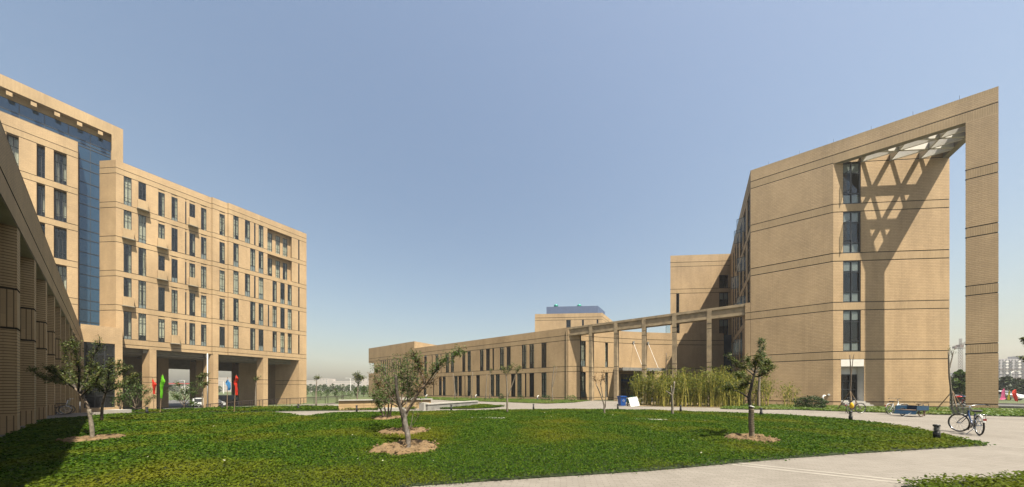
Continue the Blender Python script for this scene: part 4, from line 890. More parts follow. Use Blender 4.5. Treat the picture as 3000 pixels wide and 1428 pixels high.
# tan frame round the head of the tower
mb = MB(); zf0 = zonX(347, 404, XG + .6)
def plate(y0, y1, z0, z1, x0, x1): mb.prism([(x0, y0), (x1, y0), (x1, y1), (x0, y1)], z0, z1)
plate(YS, YF, ZF - 1.45, ZF, XG - .6, XG + .95); plate(YF - .95, YF, ZT - 8, ZF - 1.452, XG - .6, XG + .95)
plate(YS, YF - .952, zg1, ZF - 1.452, XG - .6, XG + .08); plate(YE, YF - .952, ZT - 8, zg1 - .002, XG - .6, XG + .08)
plate(YE + .02, YF + .02, -1.4, ZT - 8.01, XG - 6, XG - .3)
mb.build('roof_frame', 'sold', gt)
for u in (30, 101, 169, 234, 294.5):
    y = yl(u, XG + .3); mb = MB(); mb.box((XG + .52, y, ZF - 1.92), (.86, .38, .46)); mb.build('bracket', 'sold', gt)
mb = MB(); mb.quad((XG - .6, YF, 0), (XG - 9, YF, 0), (XG - 9, YF, ZF), (XG - .6, YF, ZF)); mb.quad((XG - 9, YF, ZF - .3), (XG - 9, YS, ZF - .3), (XG - .6, YS, ZF - .3), (XG - .6, YF, ZF - .3)); mb.build('tower_back', 'tile', gt)
# ---- entrance block and long colonnade in shade
XB = -66.0; YC = -1.75; ZC = 9.55
eb = thing('entrance_block', 'tan entrance block with large dark shopfront glazing beside the shaded colonnade', 'building', (XB - 2, 0, -1.4))
YB1 = yl(359, XB); gy0, gy1 = yl(245.5, XB), yl(336.5, XB); g0, g1 = zonX(336, 1194, XB), zonX(336, 1008.5, XB); YB0 = YC
ZEB = zonX(355, 962, XB)
wall(eb, (XB, YB0), (0, 1), YB1 - YB0, -1.5, ZEB, ops=[(gy0 - YB0, gy1 - YB0, g0, g1)], reveal=.3)
window(eb, (XB, YB0), (0, 1), gy0 - YB0, gy1 - YB0, g0, g1, cols=3, rows=(.18, .46, .82), inset=.25, fw=.09, glassm='glassdark', name='shopfront')
mb = MB(); mb.quad((XB, YB1, -1.5), (XL - 6, YB1, -1.5), (XL - 6, YB1, ZEB), (XB, YB1, ZEB)); mb.quad((XB, YB0, ZEB - .1), (XB, YB1, ZEB - .1), (XL - 6, YB1, ZEB - .1), (XL - 6, YB0, ZEB - .1)); mb.build('side_wall', 'tile', eb)
mb = MB(); mb.box((XB - 4.5, (YB0 + YB1) / 2, 4), (.2, YB1 - YB0, 11)); mb.build('inner_wall', 'inner', eb)
lc = thing('shaded_colonnade', 'long shaded colonnade of tiled fins at the left edge', 'colonnade', (-40, YC - 1, 0))
cgr = [5.15, 3.75, .55]; cbd = [(3.75, 5.15), (-2, .55)]
Xc = [-20.45 - 4.27 * k for k in range(11)] + [-16.18, -11.91, -7.64]
DEP = 1.5; TK = .62
for x in Xc:
    zb_ = hgt(x, 0) - .1; gr = [5.15 - .0 * k for k in (0,)]
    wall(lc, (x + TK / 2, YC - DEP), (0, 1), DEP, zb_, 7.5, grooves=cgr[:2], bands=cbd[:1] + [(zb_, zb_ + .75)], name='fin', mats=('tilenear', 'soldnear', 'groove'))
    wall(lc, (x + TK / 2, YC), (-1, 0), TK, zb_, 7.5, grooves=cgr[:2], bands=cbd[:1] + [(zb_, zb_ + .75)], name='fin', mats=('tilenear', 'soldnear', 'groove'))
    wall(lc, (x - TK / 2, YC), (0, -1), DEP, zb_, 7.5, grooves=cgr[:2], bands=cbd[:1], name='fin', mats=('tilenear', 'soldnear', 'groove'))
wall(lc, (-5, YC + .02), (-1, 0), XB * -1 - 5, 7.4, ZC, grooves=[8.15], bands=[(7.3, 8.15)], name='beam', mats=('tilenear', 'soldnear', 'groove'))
mb = MB(); prism4(mb, XB, -5, YC - DEP, YC + .0, 7.38, 7.42); prism4(mb, XB, -5, YC - 6, YC + .02, ZC - .05, ZC); mb.build('beam_soffit', 'soffit', lc)
mb = MB(); prism4(mb, XB, -5, YC - DEP - .3, YC - DEP, -1.5, 9.4); mb.build('back_wall', 'tile', lc)
mb = MB(); mb.quad((-5, YC - 6, 7.4), (-5, YC + .02, 7.4), (-5, YC + .02, ZC), (-5, YC - 6, ZC)); mb.build('beam_end', 'tile', lc)
# ================================================================== PARAPET WALLS, RAMP RAIL IN THE MIDDLE
w0, w1 = gnd(992, 1203.5), gnd(1262, 1196); L = math.hypot(w1[0] - w0[0], w1[1] - w0[1]); dv = ((w1[0] - w0[0]) / L, (w1[1] - w0[1]) / L)
pw = thing('retaining_wall', 'low tan panelled wall with pale coping behind the lawn', 'wall', (*w0, 0)); npan = 4
for r, (z0, z1) in enumerate(((-.1, .33), (.345, .74))):
    for k in range(npan):
        a, b = L * k / npan + .008, L * (k + 1) / npan - .008; nn = (dv[1], -dv[0]); c = ((a + b) / 2)
        mb = MB(); mb.box((w0[0] + dv[0] * c - nn[0] * .1, w0[1] + dv[1] * c - nn[1] * .1, (z0 + z1) / 2), (b - a, .4, z1 - z0), dv); mb.build('panel', 'sandstone' if 'sandstone' in M else M.setdefault('sandstone', simple('sandstone', (.42, .29, .15), .8, var=.12, scale=2)), pw)
mb = MB(); mb.box((w0[0] + dv[0] * L / 2, w0[1] + dv[1] * L / 2 + .08, .785), (L + .1, .5, .075), dv); mb.build('coping', 'stone', pw)
c0, c1 = gnd(1247, 1203), gnd(1395, 1189.5); L = math.hypot(c1[0] - c0[0], c1[1] - c0[1]); dv = ((c1[0] - c0[0]) / L, (c1[1] - c0[1]) / L)
cwall = thing('parapet_wall', 'grey concrete parapet with white capping beside the clover tongue', 'wall', (*c0, 0))
mb = MB(); mb.box((c0[0] + dv[0] * L / 2, c0[1] + dv[1] * L / 2, .2), (L, .4, .46), dv); mb.build('body', 'concrete', cwall)
mb = MB(); mb.box((c0[0] + dv[0] * L / 2, c0[1] + dv[1] * L / 2, .475), (L + .06, .48, .09), dv); mb.build('capping', 'stone', cwall)
mb = MB(); e = (c0[0] - .25, c0[1] + .05); mb.box((*e, .28), (.55, .5, .62), dv); mb.build('end_block', 'stone', cwall)
k0, k1 = gnd(1112, 1203), gnd(1182, 1203); mb = MB(); mb.box(((k0[0] + k1[0]) / 2, (k0[1] + k1[1]) / 2, .1), (math.hypot(k1[0] - k0[0], k1[1] - k0[1]), .5, .2), (k1[0] - k0[0], k1[1] - k0[1])); tag(mb.build('kerb_block', 'stone'), 'white kerb block lying behind the multi-stemmed tree', 'kerb')
k0 = gnd(345, 1212.5); mb = MB(); mb.box((*k0, .12), (1.0, .6, .3), RT); tag(mb.build('kerb_block', 'stone'), 'white kerb block at the end of the shaded walk', 'kerb')
# railing of the ramp up from the sunken yard
rl = thing('ramp_railing', 'brown metal handrail climbing beside the ramp from the yard', 'railing', (-42, 17, -1))
rp_ = []
for u, vb, h in ((604, 1197.5, .62), (700, 1194, .9), (760, 1191.5, 1.0), (840, 1187.5, 1.05), (920, 1184, 1.05), (985, 1181, 1.05), (1018, 1177, 1.05)):
    Z = 40.0 + (u - 604) / 414 * 6; q = at(u, vb, Z); rp_.append((q, h))
mb = MB(); tops = [q + Vector((0, 0, h)) for q, h in rp_]; mb.tube(tops, .05, 6); mb.build('handrail', 'rail', rl)
for f_ in (.22, .42, .62, .8):
    mb = MB(); mb.tube([q + Vector((0, 0, h * f_)) for q, h in rp_], .018, 4); mb.build('rail_bar', 'rail', rl)
for i in range(len(rp_) - 1):
    for t in (0, .12, .5, .62):
        a = rp_[i][0].lerp(rp_[i + 1][0], t); h = rp_[i][1] * (1 - t) + rp_[i + 1][1] * t; mb = MB(); mb.bar(a - Vector((0, 0, .1)), a + Vector((0, 0, h)), .06, .06); mb.build('post', 'rail', rl)
mb = MB()
for i in range(len(rp_) - 1):
    a, b = rp_[i][0], rp_[i + 1][0]; o1 = Vector((FW[0], FW[1], 0)) * -3.2; mb.quad(a + o1 - Vector((0, 0, .02)), b + o1 - Vector((0, 0, .02)), b - Vector((0, 0, .02)), a - Vector((0, 0, .02)))
    mb.quad(a + o1 - Vector((0, 0, .02)), a + o1 - Vector((0, 0, 1.5)), b + o1 - Vector((0, 0, 1.5)), b + o1 - Vector((0, 0, .02)))
struct(mb.build('ramp', 'paving'))
# ================================================================== PLANTS
def loc_of(u0, v0, z=0.0):
    x, y = gnd(u0, v0, z); return x, y, depth(x, y)
class Plant:
    """limbs are sighted in photo pixels at the depth of the base, dz = metres behind the base plane"""
    def __init__(s, name, label, cat, u0, v0, group=None, z=0.0, seed=1, Z=None):
        if Z: q = at(u0, v0, Z); s.x, s.y, s.Z, z = q.x, q.y, Z, q.z
        else: s.x, s.y, s.Z = loc_of(u0, v0, z)
        s.u0, s.v0 = u0, v0; s.z = z; s.k = s.Z / FP
        s.o = thing(name, label, cat, (s.x, s.y, z), 0, group, world=False); s.r = random.Random(seed); s.np = np.random.default_rng(seed); s.tw = MB(); s.L = []
    def P(s, u, v, dz=0.0): return at(u, v, s.Z + dz) - Vector((s.x, s.y, s.z))
    def limb(s, pts, r0, r1, m='bark', name='branch', n=8):
        p = [s.P(*q) for q in pts]; pp = []
        for i in range(len(p) - 1):     # smooth with Catmull-Rom
            a, b, c, d = p[max(0, i - 1)], p[i], p[i + 1], p[min(len(p) - 1, i + 2)]
            for j in range(3): t = j / 3; pp.append(.5 * ((2 * b) + (c - a) * t + (2 * a - 5 * b + 4 * c - d) * t * t + (3 * b - a - 3 * c + d) * t ** 3))
        pp.append(p[-1]); N = len(pp)
        mb = MB(); mb.tube(pp, [(r0 + (r1 - r0) * i / (N - 1)) * (1 + s.r.uniform(-.1, .1)) for i in range(N)], n); mb.build(name, m, s.o, True); return pp
    def twigs(s, pp, n, ln, nleaf, t0=.35, up=.5, spread=1.0, sag=0.0, r=.006, jit=.035):
        N = len(pp)
        for _ in range(n):
            t = t0 + (1 - t0) * s.r.random(); i = min(N - 2, int(t * (N - 1))); a = pp[i].lerp(pp[i + 1], t * (N - 1) - i)
            ga, gb = s.r.gauss(0, 1) * spread, s.r.gauss(0, .75) * spread; d = Vector((RT[0] * ga + FW[0] * gb, RT[1] * ga + FW[1] * gb, s.r.gauss(up, .6))) + (pp[i + 1] - pp[i]).normalized() * .8; d.normalize(); l = ln * s.r.uniform(.4, 1.2)
            m = a + d * l * .5 + Vector((0, 0, -sag * l * .2)); e = a + d * l + Vector((s.r.gauss(0, .08) * l, s.r.gauss(0, .08) * l, -sag * l))
            s.tw.tube([a, m, e], [r, r * .7, r * .4], 3, cap=False)
            for _ in range(nleaf):
                q = s.r.random() ** .7; b = a.lerp(m, q * 2) if q < .5 else m.lerp(e, q * 2 - 1); s.L.append((b.x + s.r.gauss(0, jit), b.y + s.r.gauss(0, jit), b.z + s.r.gauss(0, jit)))
    def done(s, size, m='leaf', twm='bark', asp=.5, flat=.7, brown=0):
        if s.tw.v: o = s.tw.build('twigs', twm, s.o); o['kind'] = 'stuff'
        if s.L:
            P = np.array(s.L); n = len(P); Nn = s.np.normal(size=(n, 3)); Nn[:, 2] = np.abs(Nn[:, 2]) + flat; Nn /= np.linalg.norm(Nn, axis=1)[:, None]
            sz = size * s.np.uniform(.6, 1.3, n); k = int(n * brown)
            if k: leaves_mesh(P[:k], Nn[:k], sz[:k], 'withered_leaves', 'leafbrown', s.o, asp, s.np)['kind'] = 'stuff'
            leaves_mesh(P[k:], Nn[k:], sz[k:], 'crown', m, s.o, asp, s.np)['kind'] = 'stuff'
        return s.o
    def stakes(s, h, spread, n=3):
        for k in range(n):
            a = k * 2.1 + .4; mb = MB(); mb.tube([(spread * math.cos(a), spread * math.sin(a), 0), (0, 0, h)], .025, 5); mb.build('stake', 'stake', s.o)
# big tree in the middle of the lawn
t = Plant('lawn_tree', 'nearest mid-lawn tree with torn plastic wrap and one bare dark limb', 'tree', 1194, 1316, 'trees on the lawn', seed=2)
t.limb([(1194, 1322), (1196, 1290), (1192, 1262), (1187, 1240), (1186, 1215), (1188, 1200)], .072, .055, 'plasticwrap', 'trunk', 10)
a = t.limb([(1185, 1232), (1174, 1198), (1166, 1165), (1161, 1133), (1160, 1101)], .05, .036, 'darkbark')
b = t.limb([(1187, 1212), (1208, 1180), (1227, 1150), (1246, 1128), (1270, 1116, .1)], .045, .017); t.twigs(b, 36, .3, 8, .45)
b = t.limb([(1244, 1130), (1240, 1105), (1228, 1085), (1222, 1062), (1212, 1045)], .024, .008); t.twigs(b, 55, .3, 12, .3)
b = t.limb([(1262, 1118), (1275, 1098), (1290, 1078), (1312, 1066), (1330, 1045), (1343, 1030)], .016, .006, 'palebark'); t.twigs(b, 18, .22, 9, .6); bb_ = b
b = t.limb([(1188, 1205), (1192, 1180, .2), (1196, 1150, .3), (1202, 1110, .4), (1206, 1075, .4)], .02, .006); t.twigs(b, 55, .36, 9, .3)
b = t.limb([(1246, 1130), (1268, 1100, -.2), (1282, 1080, -.3), (1298, 1055, -.3)], .018, .006); t.twigs(b, 40, .3, 11, .3)
b = t.limb([(1172, 1190), (1180, 1150, .3), (1176, 1110, .4), (1172, 1075, .4)], .018, .006); t.twigs(b, 50, .36, 9, .3)
for pts in ([(1198, 1268), (1206, 1235), (1212, 1205), (1228, 1180)], [(1200, 1256), (1213, 1240), (1229, 1213)], [(1190, 1225), (1200, 1200), (1214, 1182), (1222, 1158)]): b = t.limb(pts, .012, .004, 'palebark', n=5); t.twigs(b, 8, .25, 2, .5)
for _ in range(5): t.twigs(bb_[-4:], 6, .2, 7, .2, up=0, sag=.5)
t.done(.054, 'leafbright', 'bark', brown=.2)
t = Plant('lawn_tree', 'dark-trunked leafy tree standing behind the plastic-wrapped one', 'tree', 1186, 1271, 'trees on the lawn', seed=3)
t.limb([(1186, 1278), (1183, 1245), (1178, 1218), (1172, 1190)], .07, .05, 'darkbark', 'trunk')
for e in ([(1172, 1192), (1145, 1165, .2), (1118, 1140, .3), (1100, 1115, .2)], [(1172, 1192), (1150, 1150, -.3), (1130, 1112, -.4), (1120, 1080, -.3)], [(1173, 1192), (1165, 1145, .3), (1156, 1100, .5), (1150, 1065, .5)], [(1173, 1192), (1180, 1140, -.2), (1186, 1095, -.3), (1184, 1058, -.2)], [(1174, 1192), (1196, 1150, .4), (1212, 1110, .6), (1218, 1078, .6)], [(1172, 1195), (1140, 1180, -.4), (1108, 1168, -.6), (1094, 1158, -.6)], [(1174, 1195), (1205, 1165, 0), (1230, 1130, 0), (1248, 1105, 0)], [(1172, 1190), (1135, 1140, .8), (1112, 1100, 1.), (1104, 1085, 1.)]):
    b = t.limb(e, .028, .007, 'bark', n=6); t.twigs(b, 56, .36, 7, .25, jit=.05)
t.done(.064, 'leafbright', 'bark', brown=.08)
t = Plant('lawn_tree', 'small multi-stemmed tree farther back beside the white kerb block', 'tree', 1137, 1229, 'trees on the lawn', seed=4)
for e in ([(1132, 1231), (1127, 1195), (1116, 1160, .2), (1105, 1125, .3)], [(1137, 1231), (1138, 1190), (1135, 1150, .4), (1130, 1112, .5)], [(1142, 1231), (1147, 1190), (1155, 1155, -.3), (1160, 1120, -.4)], [(1126, 1224), (1117, 1205), (1110, 1185, -.4), (1100, 1165, -.6)]):
    b = t.limb(e, .05, .012, 'bark', 'trunk', 6); t.twigs(b, 70, .45, 9, .4, jit=.06)
t.done(.09, 'leafbright', 'bark')
t = Plant('lawn_tree', 'leaning tree with banded trunk and flat dark crown before the shaded colonnade', 'tree', 271, 1291, 'trees on the lawn', seed=5)
t.limb([(271, 1296), (270, 1262), (265, 1226), (261, 1200)], .044, .038, 'palebark', 'trunk', 10)
t.limb([(261, 1202), (248, 1172), (229, 1148), (210, 1131)], .036, .022, 'bark', 'trunk', 8)
for e in ([(212, 1132), (185, 1124, .1), (150, 1116, .2), (120, 1106, .2), (95, 1084, .1)], [(228, 1148), (208, 1112, .3), (196, 1062, .5), (190, 1012, .5)], [(229, 1148), (232, 1105, -.2), (226, 1050, -.4), (212, 1005, -.4)], [(236, 1155), (255, 1110, .1), (272, 1050, .2), (293, 1003, .2)], [(240, 1160), (265, 1135, -.2), (285, 1115, -.4), (300, 1085, -.5)], [(216, 1136), (190, 1118, -.5), (165, 1100, -.8), (150, 1085, -.9)], [(220, 1140), (215, 1115, .7), (200, 1095, 1.0), (180, 1090, 1.1)], [(232, 1150), (245, 1125, .6), (262, 1098, .9), (280, 1070, 1.)]):
    b = t.limb(e, .024, .007, 'darkbark', n=6); t.twigs(b, 56, .18, 12, .2, up=.5, spread=.7, jit=.03)
t.done(.054, 'leaf', 'darkbark')
t = Plant('lawn_tree', 'slim dark-crowned tree behind the leaning one by the shopfront glazing', 'tree', 298, 1236, 'trees on the lawn', seed=6)
t.limb([(298, 1238), (299, 1200), (304, 1172), (312, 1148)], .05, .036, 'bark', 'trunk')
for e in ([(311, 1150), (330, 1120), (350, 1095, .3), (372, 1080, .4)], [(311, 1150), (300, 1115, .3), (290, 1085, .4)], [(311, 1150), (318, 1105, -.4), (325, 1065, -.6)], [(312, 1150), (345, 1135, -.3), (375, 1125, -.5), (396, 1102, -.5)], [(310, 1155), (290, 1135, -.4), (275, 1120, -.6)], [(312, 1148), (335, 1105, .8), (350, 1070, 1.)], [(312, 1152), (350, 1130, .6), (385, 1118, .8)]):
    b = t.limb(e, .03, .008, 'darkbark', n=6); t.twigs(b, 50, .3, 11, .2, up=.4, spread=.7, jit=.05)
t.done(.085, 'leaf', 'darkbark')
t = Plant('lawn_tree', 'tree with rope-wrapped trunk and white band on the right of the lawn', 'tree', 2202, 1290, 'trees on the lawn', seed=7)
t.limb([(2203, 1296), (2202, 1262), (2200, 1235), (2201, 1205), (2200, 1194)], .07, .062, 'wrap', 'trunk', 12)
for k in range(13): mb = MB(); mb.torus(t.P(2202 - k * .1, 1262 - k * 5.0) , .068, .010, (0.25, .1, 1), 14, 5); mb.build('rope_turn', 'wrap', t.o, True)
mb = MB(); mb.torus(t.P(2201, 1192), .066, .015, (.3, .2, 1), 16, 6); mb.build('band', 'white', t.o, True)
t.limb([(2200, 1196), (2194, 1168), (2200, 1138), (2206, 1112), (2211, 1092)], .045, .028, 'darkbark', 'trunk')
t.limb([(2195, 1168), (2183, 1159), (2168, 1150), (2150, 1143)], .03, .01, 'darkbark')
for e in ([(2210, 1094), (2228, 1075, .1), (2248, 1064, .1), (2264, 1080, 0)], [(2208, 1100), (2190, 1084, .3), (2172, 1076, .4), (2152, 1064, .4), (2136, 1046, .4)], [(2211, 1092), (2214, 1070, -.2), (2220, 1046, -.3)], [(2208, 1105), (2232, 1100, -.2), (2252, 1085, -.3)], [(2205, 1115), (2180, 1105, -.3), (2160, 1100, -.5)], [(2203, 1125), (2185, 1125, .3), (2165, 1138, .4)], [(2211, 1092), (2198, 1072, .5), (2190, 1054, .6)], [(2211, 1094), (2236, 1082, .5), (2246, 1060, .7)], [(2150, 1145), (2140, 1135), (2130, 1140)]):
    b = t.limb(e, .022, .006, 'darkbark', n=6); t.twigs(b, 42, .17, 12, .25, up=.5, spread=.7, jit=.032)
t.done(.058, 'leaf', 'darkbark')
# ---- saplings: (label, base u v, trunk limbs, leafy limb ends)
def sapling(label, u, v, limbs, leafy, r=.05, bark='palebark', size=.1, m='leaf', n=20, nl=8, ln=.35, stake=0, seed=1, brown=0, z=0.0, Z=None):
    t = Plant('sapling', label, 'sapling', u, v, 'young transplanted trees', z=z, seed=seed, Z=Z); first = True
    for pts in limbs:
        b = t.limb(pts, r if first else r * .6, r * .55 if first else r * .3, bark, 'trunk' if first else 'branch', 6); first = False
    for pts in leafy:
        b = t.limb(pts, r * .4, r * .15, bark, 'branch', 5); t.twigs(b, n, ln, nl, .2, jit=.07)
    if stake: t.stakes(stake, .7)
    return t.done(size, m, 'bark', brown=brown)
sapling('pale sapling with a round tuft before the paired windows of the low wing', 1486, 1211, [[(1486, 1213), (1486, 1170), (1485, 1130), (1483, 1100)], [(1486, 1165), (1500, 1130), (1510, 1100)]], [[(1484, 1110), (1478, 1090), (1474, 1082)], [(1510, 1105), (1514, 1088), (1522, 1080)], [(1484, 1100), (1492, 1085), (1500, 1077)]], r=.07, n=22, seed=11)
sapling('forked bare sapling tied to stakes before the end of the low wing', 1619, 1178, [[(1619, 1179), (1618, 1150), (1617, 1130), (1620, 1100), (1624, 1074)], [(1618, 1135), (1626, 1105), (1631, 1076)]], [[(1624, 1080), (1624, 1074)]], r=.09, n=6, nl=5, stake=1.3, seed=12)
sapling('staked sapling left of a pair before the low wing windows', 1423, 1173, [[(1423, 1174), (1424, 1140), (1425, 1120), (1427, 1096)]], [], r=.09, stake=1.3, seed=13)
sapling('staked sapling with a leafy tip right of a pair before the low wing', 1435, 1172, [[(1435, 1173), (1435, 1130), (1436, 1095)]], [[(1436, 1105), (1437, 1086), (1440, 1084)]], r=.08, n=16, stake=1.2, seed=14, size=.16)
sapling('leaning staked sapling beyond the crown of the mid-lawn tree', 1333, 1172, [[(1333, 1173), (1332, 1140), (1329, 1110), (1327, 1096)]], [], r=.09, stake=1.3, seed=15)
sapling('staked thin sapling left of the upper window pairs', 1382, 1172, [[(1382, 1173), (1383, 1140), (1385, 1090)]], [], r=.07, stake=1.2, seed=16)
sapling('brown-leaved forked sapling in front of the colonnade pillars', 1771, 1216, [[(1771, 1218), (1770, 1190), (1768, 1180), (1757, 1150), (1746, 1125)], [(1773, 1195), (1776, 1150), (1778, 1115)], [(1766, 1165), (1762, 1140), (1758, 1120)]], [[(1748, 1130), (1745, 1115), (1743, 1108)], [(1760, 1130), (1763, 1110), (1766, 1096)], [(1777, 1130), (1772, 1118), (1768, 1112)]], r=.06, bark='palebark', n=16, nl=5, ln=.4, size=.09, m='leafbrown', seed=17)
sapling('bare Y-forked sapling with wrapped trunk before the bamboo', 1970, 1216, [[(1970, 1218), (1970, 1190), (1969, 1160), (1972, 1150), (1976, 1118)], [(1969, 1158), (1960, 1152), (1951, 1146)], [(1968, 1155), (1966, 1130)]], [], r=.08, bark='palebark', seed=18)
sapling('tall thin sapling poking out of the bamboo', 1951, 1186, [[(1951, 1188), (1950, 1140), (1951, 1090), (1952, 1034)]], [[(1952, 1060), (1957, 1052), (1960, 1046)], [(1951, 1090), (1957, 1075), (1960, 1070)]], r=.08, bark='bark', n=7, nl=5, seed=19, stake=1.3)
sapling('sapling with a narrow leafy plume behind the rope-wrapped tree', 2223, 1195, [[(2223, 1197), (2223, 1150), (2226, 1100), (2229, 1050)]], [[(2228, 1060), (2226, 1030), (2226, 995)], [(2229, 1060), (2234, 1035), (2238, 997)], [(2228, 1075), (2232, 1060), (2236, 1040)]], r=.11, bark='palebark', n=30, nl=11, ln=.3, size=.14, m='leafbright', seed=20, stake=1.6)
sapling('dead forked stake-tied sapling before the glass door', 2491, 1205, [[(2491, 1207), (2491, 1150), (2493, 1110), (2490, 1040)], [(2493, 1110), (2498, 1060), (2502, 1037)]], [], r=.045, bark='bark', seed=21, stake=1.5)
sapling('forked sapling with a few leaves at the right edge of the lit wall', 2790, 1208, [[(2790, 1210), (2788, 1160), (2782, 1110), (2780, 1076), (2779, 1030)], [(2781, 1080), (2789, 1050), (2793, 1030)]], [[(2790, 1045), (2788, 1035), (2786, 1026)]], r=.055, bark='palebark', n=8, nl=5, seed=22, stake=1.5, ln=.3)
sapling('thin sapling with a small tuft before the ramp railing', 926, 1191, [[(926, 1192), (926, 1150), (928, 1115)]], [[(927, 1125), (928, 1110), (930, 1108)]], r=.07, n=18, seed=23, size=.13)
sapling('sapling with a full round tuft before the tan retaining wall', 1046, 1196, [[(1046, 1198), (1047, 1160), (1050, 1125)]], [[(1049, 1130), (1044, 1112), (1042, 1102)], [(1050, 1130), (1056, 1112), (1062, 1108)], [(1050, 1125), (1052, 1108), (1052, 1100)]], r=.07, n=26, seed=24, size=.13)
sapling('thin sapling with a bent tip before the third dormitory pillar', 749, 1195, [[(749, 1197), (749, 1150), (751, 1118)]], [[(750, 1122), (752, 1114), (755, 1112)]], r=.06, n=14, seed=25, size=.12)
sapling('slim sapling with hanging leaves beside the white downpipe', 593, 1197, [[(593, 1199), (593, 1160), (595, 1110)]], [[(594, 1140), (588, 1118), (584, 1106)], [(595, 1120), (598, 1105), (600, 1098)], [(594, 1145), (600, 1130), (603, 1122)]], r=.06, n=26, seed=26, size=.13)
def bush(label, u, v, ub, vt, n=500, size=.09, m='shrub', seed=1, name='shrub', stems=None, z=0.0, flatten=1.0, Z=None):
    t = Plant(name, label, 'shrub', u, v, 'shrubs', z=z, seed=seed, Z=Z); rx = (ub[1] - ub[0]) / 2 * t.k; h = (v - vt) * t.k; cxo = ((ub[0] + ub[1]) / 2 - u) * t.k
    for k in range(7): a = k * .9; mb = MB(); mb.tube([(cxo * .3, 0, 0), (cxo + rx * .5 * math.cos(a), rx * .5 * math.sin(a), h * .6)], [.02, .008], 4); mb.build('stem', 'bark', t.o)
    g = t.np; a = g.uniform(0, 2 * math.pi, n); c = g.uniform(-.75, 1, n); rr = g.uniform(.55, 1.05, n) ** .5 * (1 + .16 * np.sin(a * 3 + seed) + .12 * np.sin(c * 7 + a * 2)); s_ = np.sqrt(1 - c * c)
    X = rr * s_ * np.cos(a) * rx; Y = rr * s_ * np.sin(a) * rx; Zz = h * .48 + rr * c * h * .52
    P = np.column_stack([cxo * RT[0] + X, cxo * RT[1] + Y, np.maximum(Zz, .03)]); t.L = [tuple(p) for p in P]
    return t.done(size, m, flat=.3, asp=.6)
bush('rounded dense green shrub at the foot of the tall tiled wall', 2376, 1198, (2343, 2411), 1162, 4200, .085, 'shrub', 31)
bush('small green shrub before the lower windows of the low wing', 1467, 1172, (1459, 1476), 1154, 300, .13, 'shrub', 32)
bush('sparse brownish shrub between two shrubs before the low wing', 1525, 1173, (1514, 1537), 1157, 240, .12, 'leaf', 33)
bush('spreading shrub beside the forked staked sapling', 1600, 1175, (1583, 1617), 1158, 500, .12, 'shrub', 34)
bush('bushy shrub at the corner of the low wing by the colonnade', 1673, 1176, (1656, 1691), 1158, 500, .12, 'leafbright', 35)
# loose rosette shrubs on the strip before the dormitory
for (lab, u, v, limbs, sd) in (
    ('open-branched shrub with leaf rosettes in the second pillar bay', 539, 1199, [[(539, 1200), (540, 1170), (530, 1145), (520, 1125)], [(539, 1185), (555, 1165), (570, 1150), (590, 1130)], [(540, 1172), (545, 1150), (548, 1130)], [(538, 1180), (520, 1165), (505, 1150)], [(541, 1190), (560, 1180), (575, 1190)], [(539, 1175), (555, 1150), (566, 1122)], [(538, 1188), (525, 1175), (512, 1160)]], 41),
    ('tall leafy shrub with spreading branches before the first pillar', 398, 1200, [[(398, 1201), (392, 1175), (380, 1150), (372, 1135)], [(398, 1195), (400, 1165), (398, 1140), (396, 1122)], [(399, 1195), (412, 1170), (425, 1150), (435, 1145)], [(398, 1198), (380, 1185), (368, 1165)], [(400, 1198), (425, 1190), (440, 1170), (449, 1165)], [(398, 1180), (408, 1150), (415, 1132)]], 42),
    ('upright narrow shrub against the edge of the entrance block', 352, 1203, [[(352, 1204), (350, 1170), (345, 1145)], [(353, 1200), (358, 1175), (360, 1150)], [(352, 1200), (346, 1185), (342, 1170)]], 43)):
    t = Plant('rosette_shrub', lab, 'shrub', u, v, 'shrubs', seed=sd)
    for e in limbs: b = t.limb(e, .03, .012, 'bark', n=5); t.twigs(b, 16, .28, 11, .35, jit=.09)
    t.done(.13, 'leafbright', 'bark', asp=.42)
# ---- bamboo grove
def bamboo(label, u, v, n, hmax, spread, seed, group=None, leaves=1.0):
    t = Plant('bamboo_clump', label, 'bamboo', u, v, group, seed=seed); mb = MB(); r = t.r
    for _ in range(n):
        bx_, by_ = r.uniform(-spread, spread), r.uniform(-spread * .5, spread * .8); h = hmax * r.uniform(.62, 1.05); lean = Vector((r.gauss(0, .13), r.gauss(0, .13), 0)) * h
        b0 = Vector((RT[0] * bx_ + FW[0] * by_, RT[1] * bx_ + FW[1] * by_, 0)); pts = [b0 + lean * (q * q) + Vector((0, 0, h * q)) for q in (0, .3, .6, .85, 1)]; mb.tube(pts, [.03, .028, .02, .012, .005], 5, cap=False)
        for _ in range(int(46 * leaves)):
            q = r.uniform(.42, 1.0) if r.random() < .86 else r.uniform(.1, .5); c = b0 + lean * (q * q) + Vector((r.gauss(0, .26), r.gauss(0, .26), h * q + r.gauss(0, .12))); t.L.append((c.x, c.y, max(.05, c.z)))
    o = mb.build('culms', 'culm', t.o); o['kind'] = 'stuff'; P = np.array(t.L); g = t.np; Nn = g.normal(size=(len(P), 3)); Nn /= np.linalg.norm(Nn, axis=1)[:, None]
    leaves_mesh(P, Nn, .26 * g.uniform(.6, 1.25, len(P)), 'foliage', 'bamboo', t.o, .22, g)['kind'] = 'stuff'
bamboo('dense bamboo clump next to the leaning white board', 1884, 1187, 30, 3.5, 1.0, 51, 'bamboo before the colonnade', 1.5)
gi = 0
for k in range(13):
    u = 1918 + k * 20.5; bamboo('yellow-stemmed bamboo clump in the middle of the grove before the colonnade court', u, 1188.0 + (k % 3) * 1.6 + k * .25, 21, 3.35 + .45 * math.sin(k * 1.7), .85, 60 + k, 'bamboo before the colonnade', 1.0)
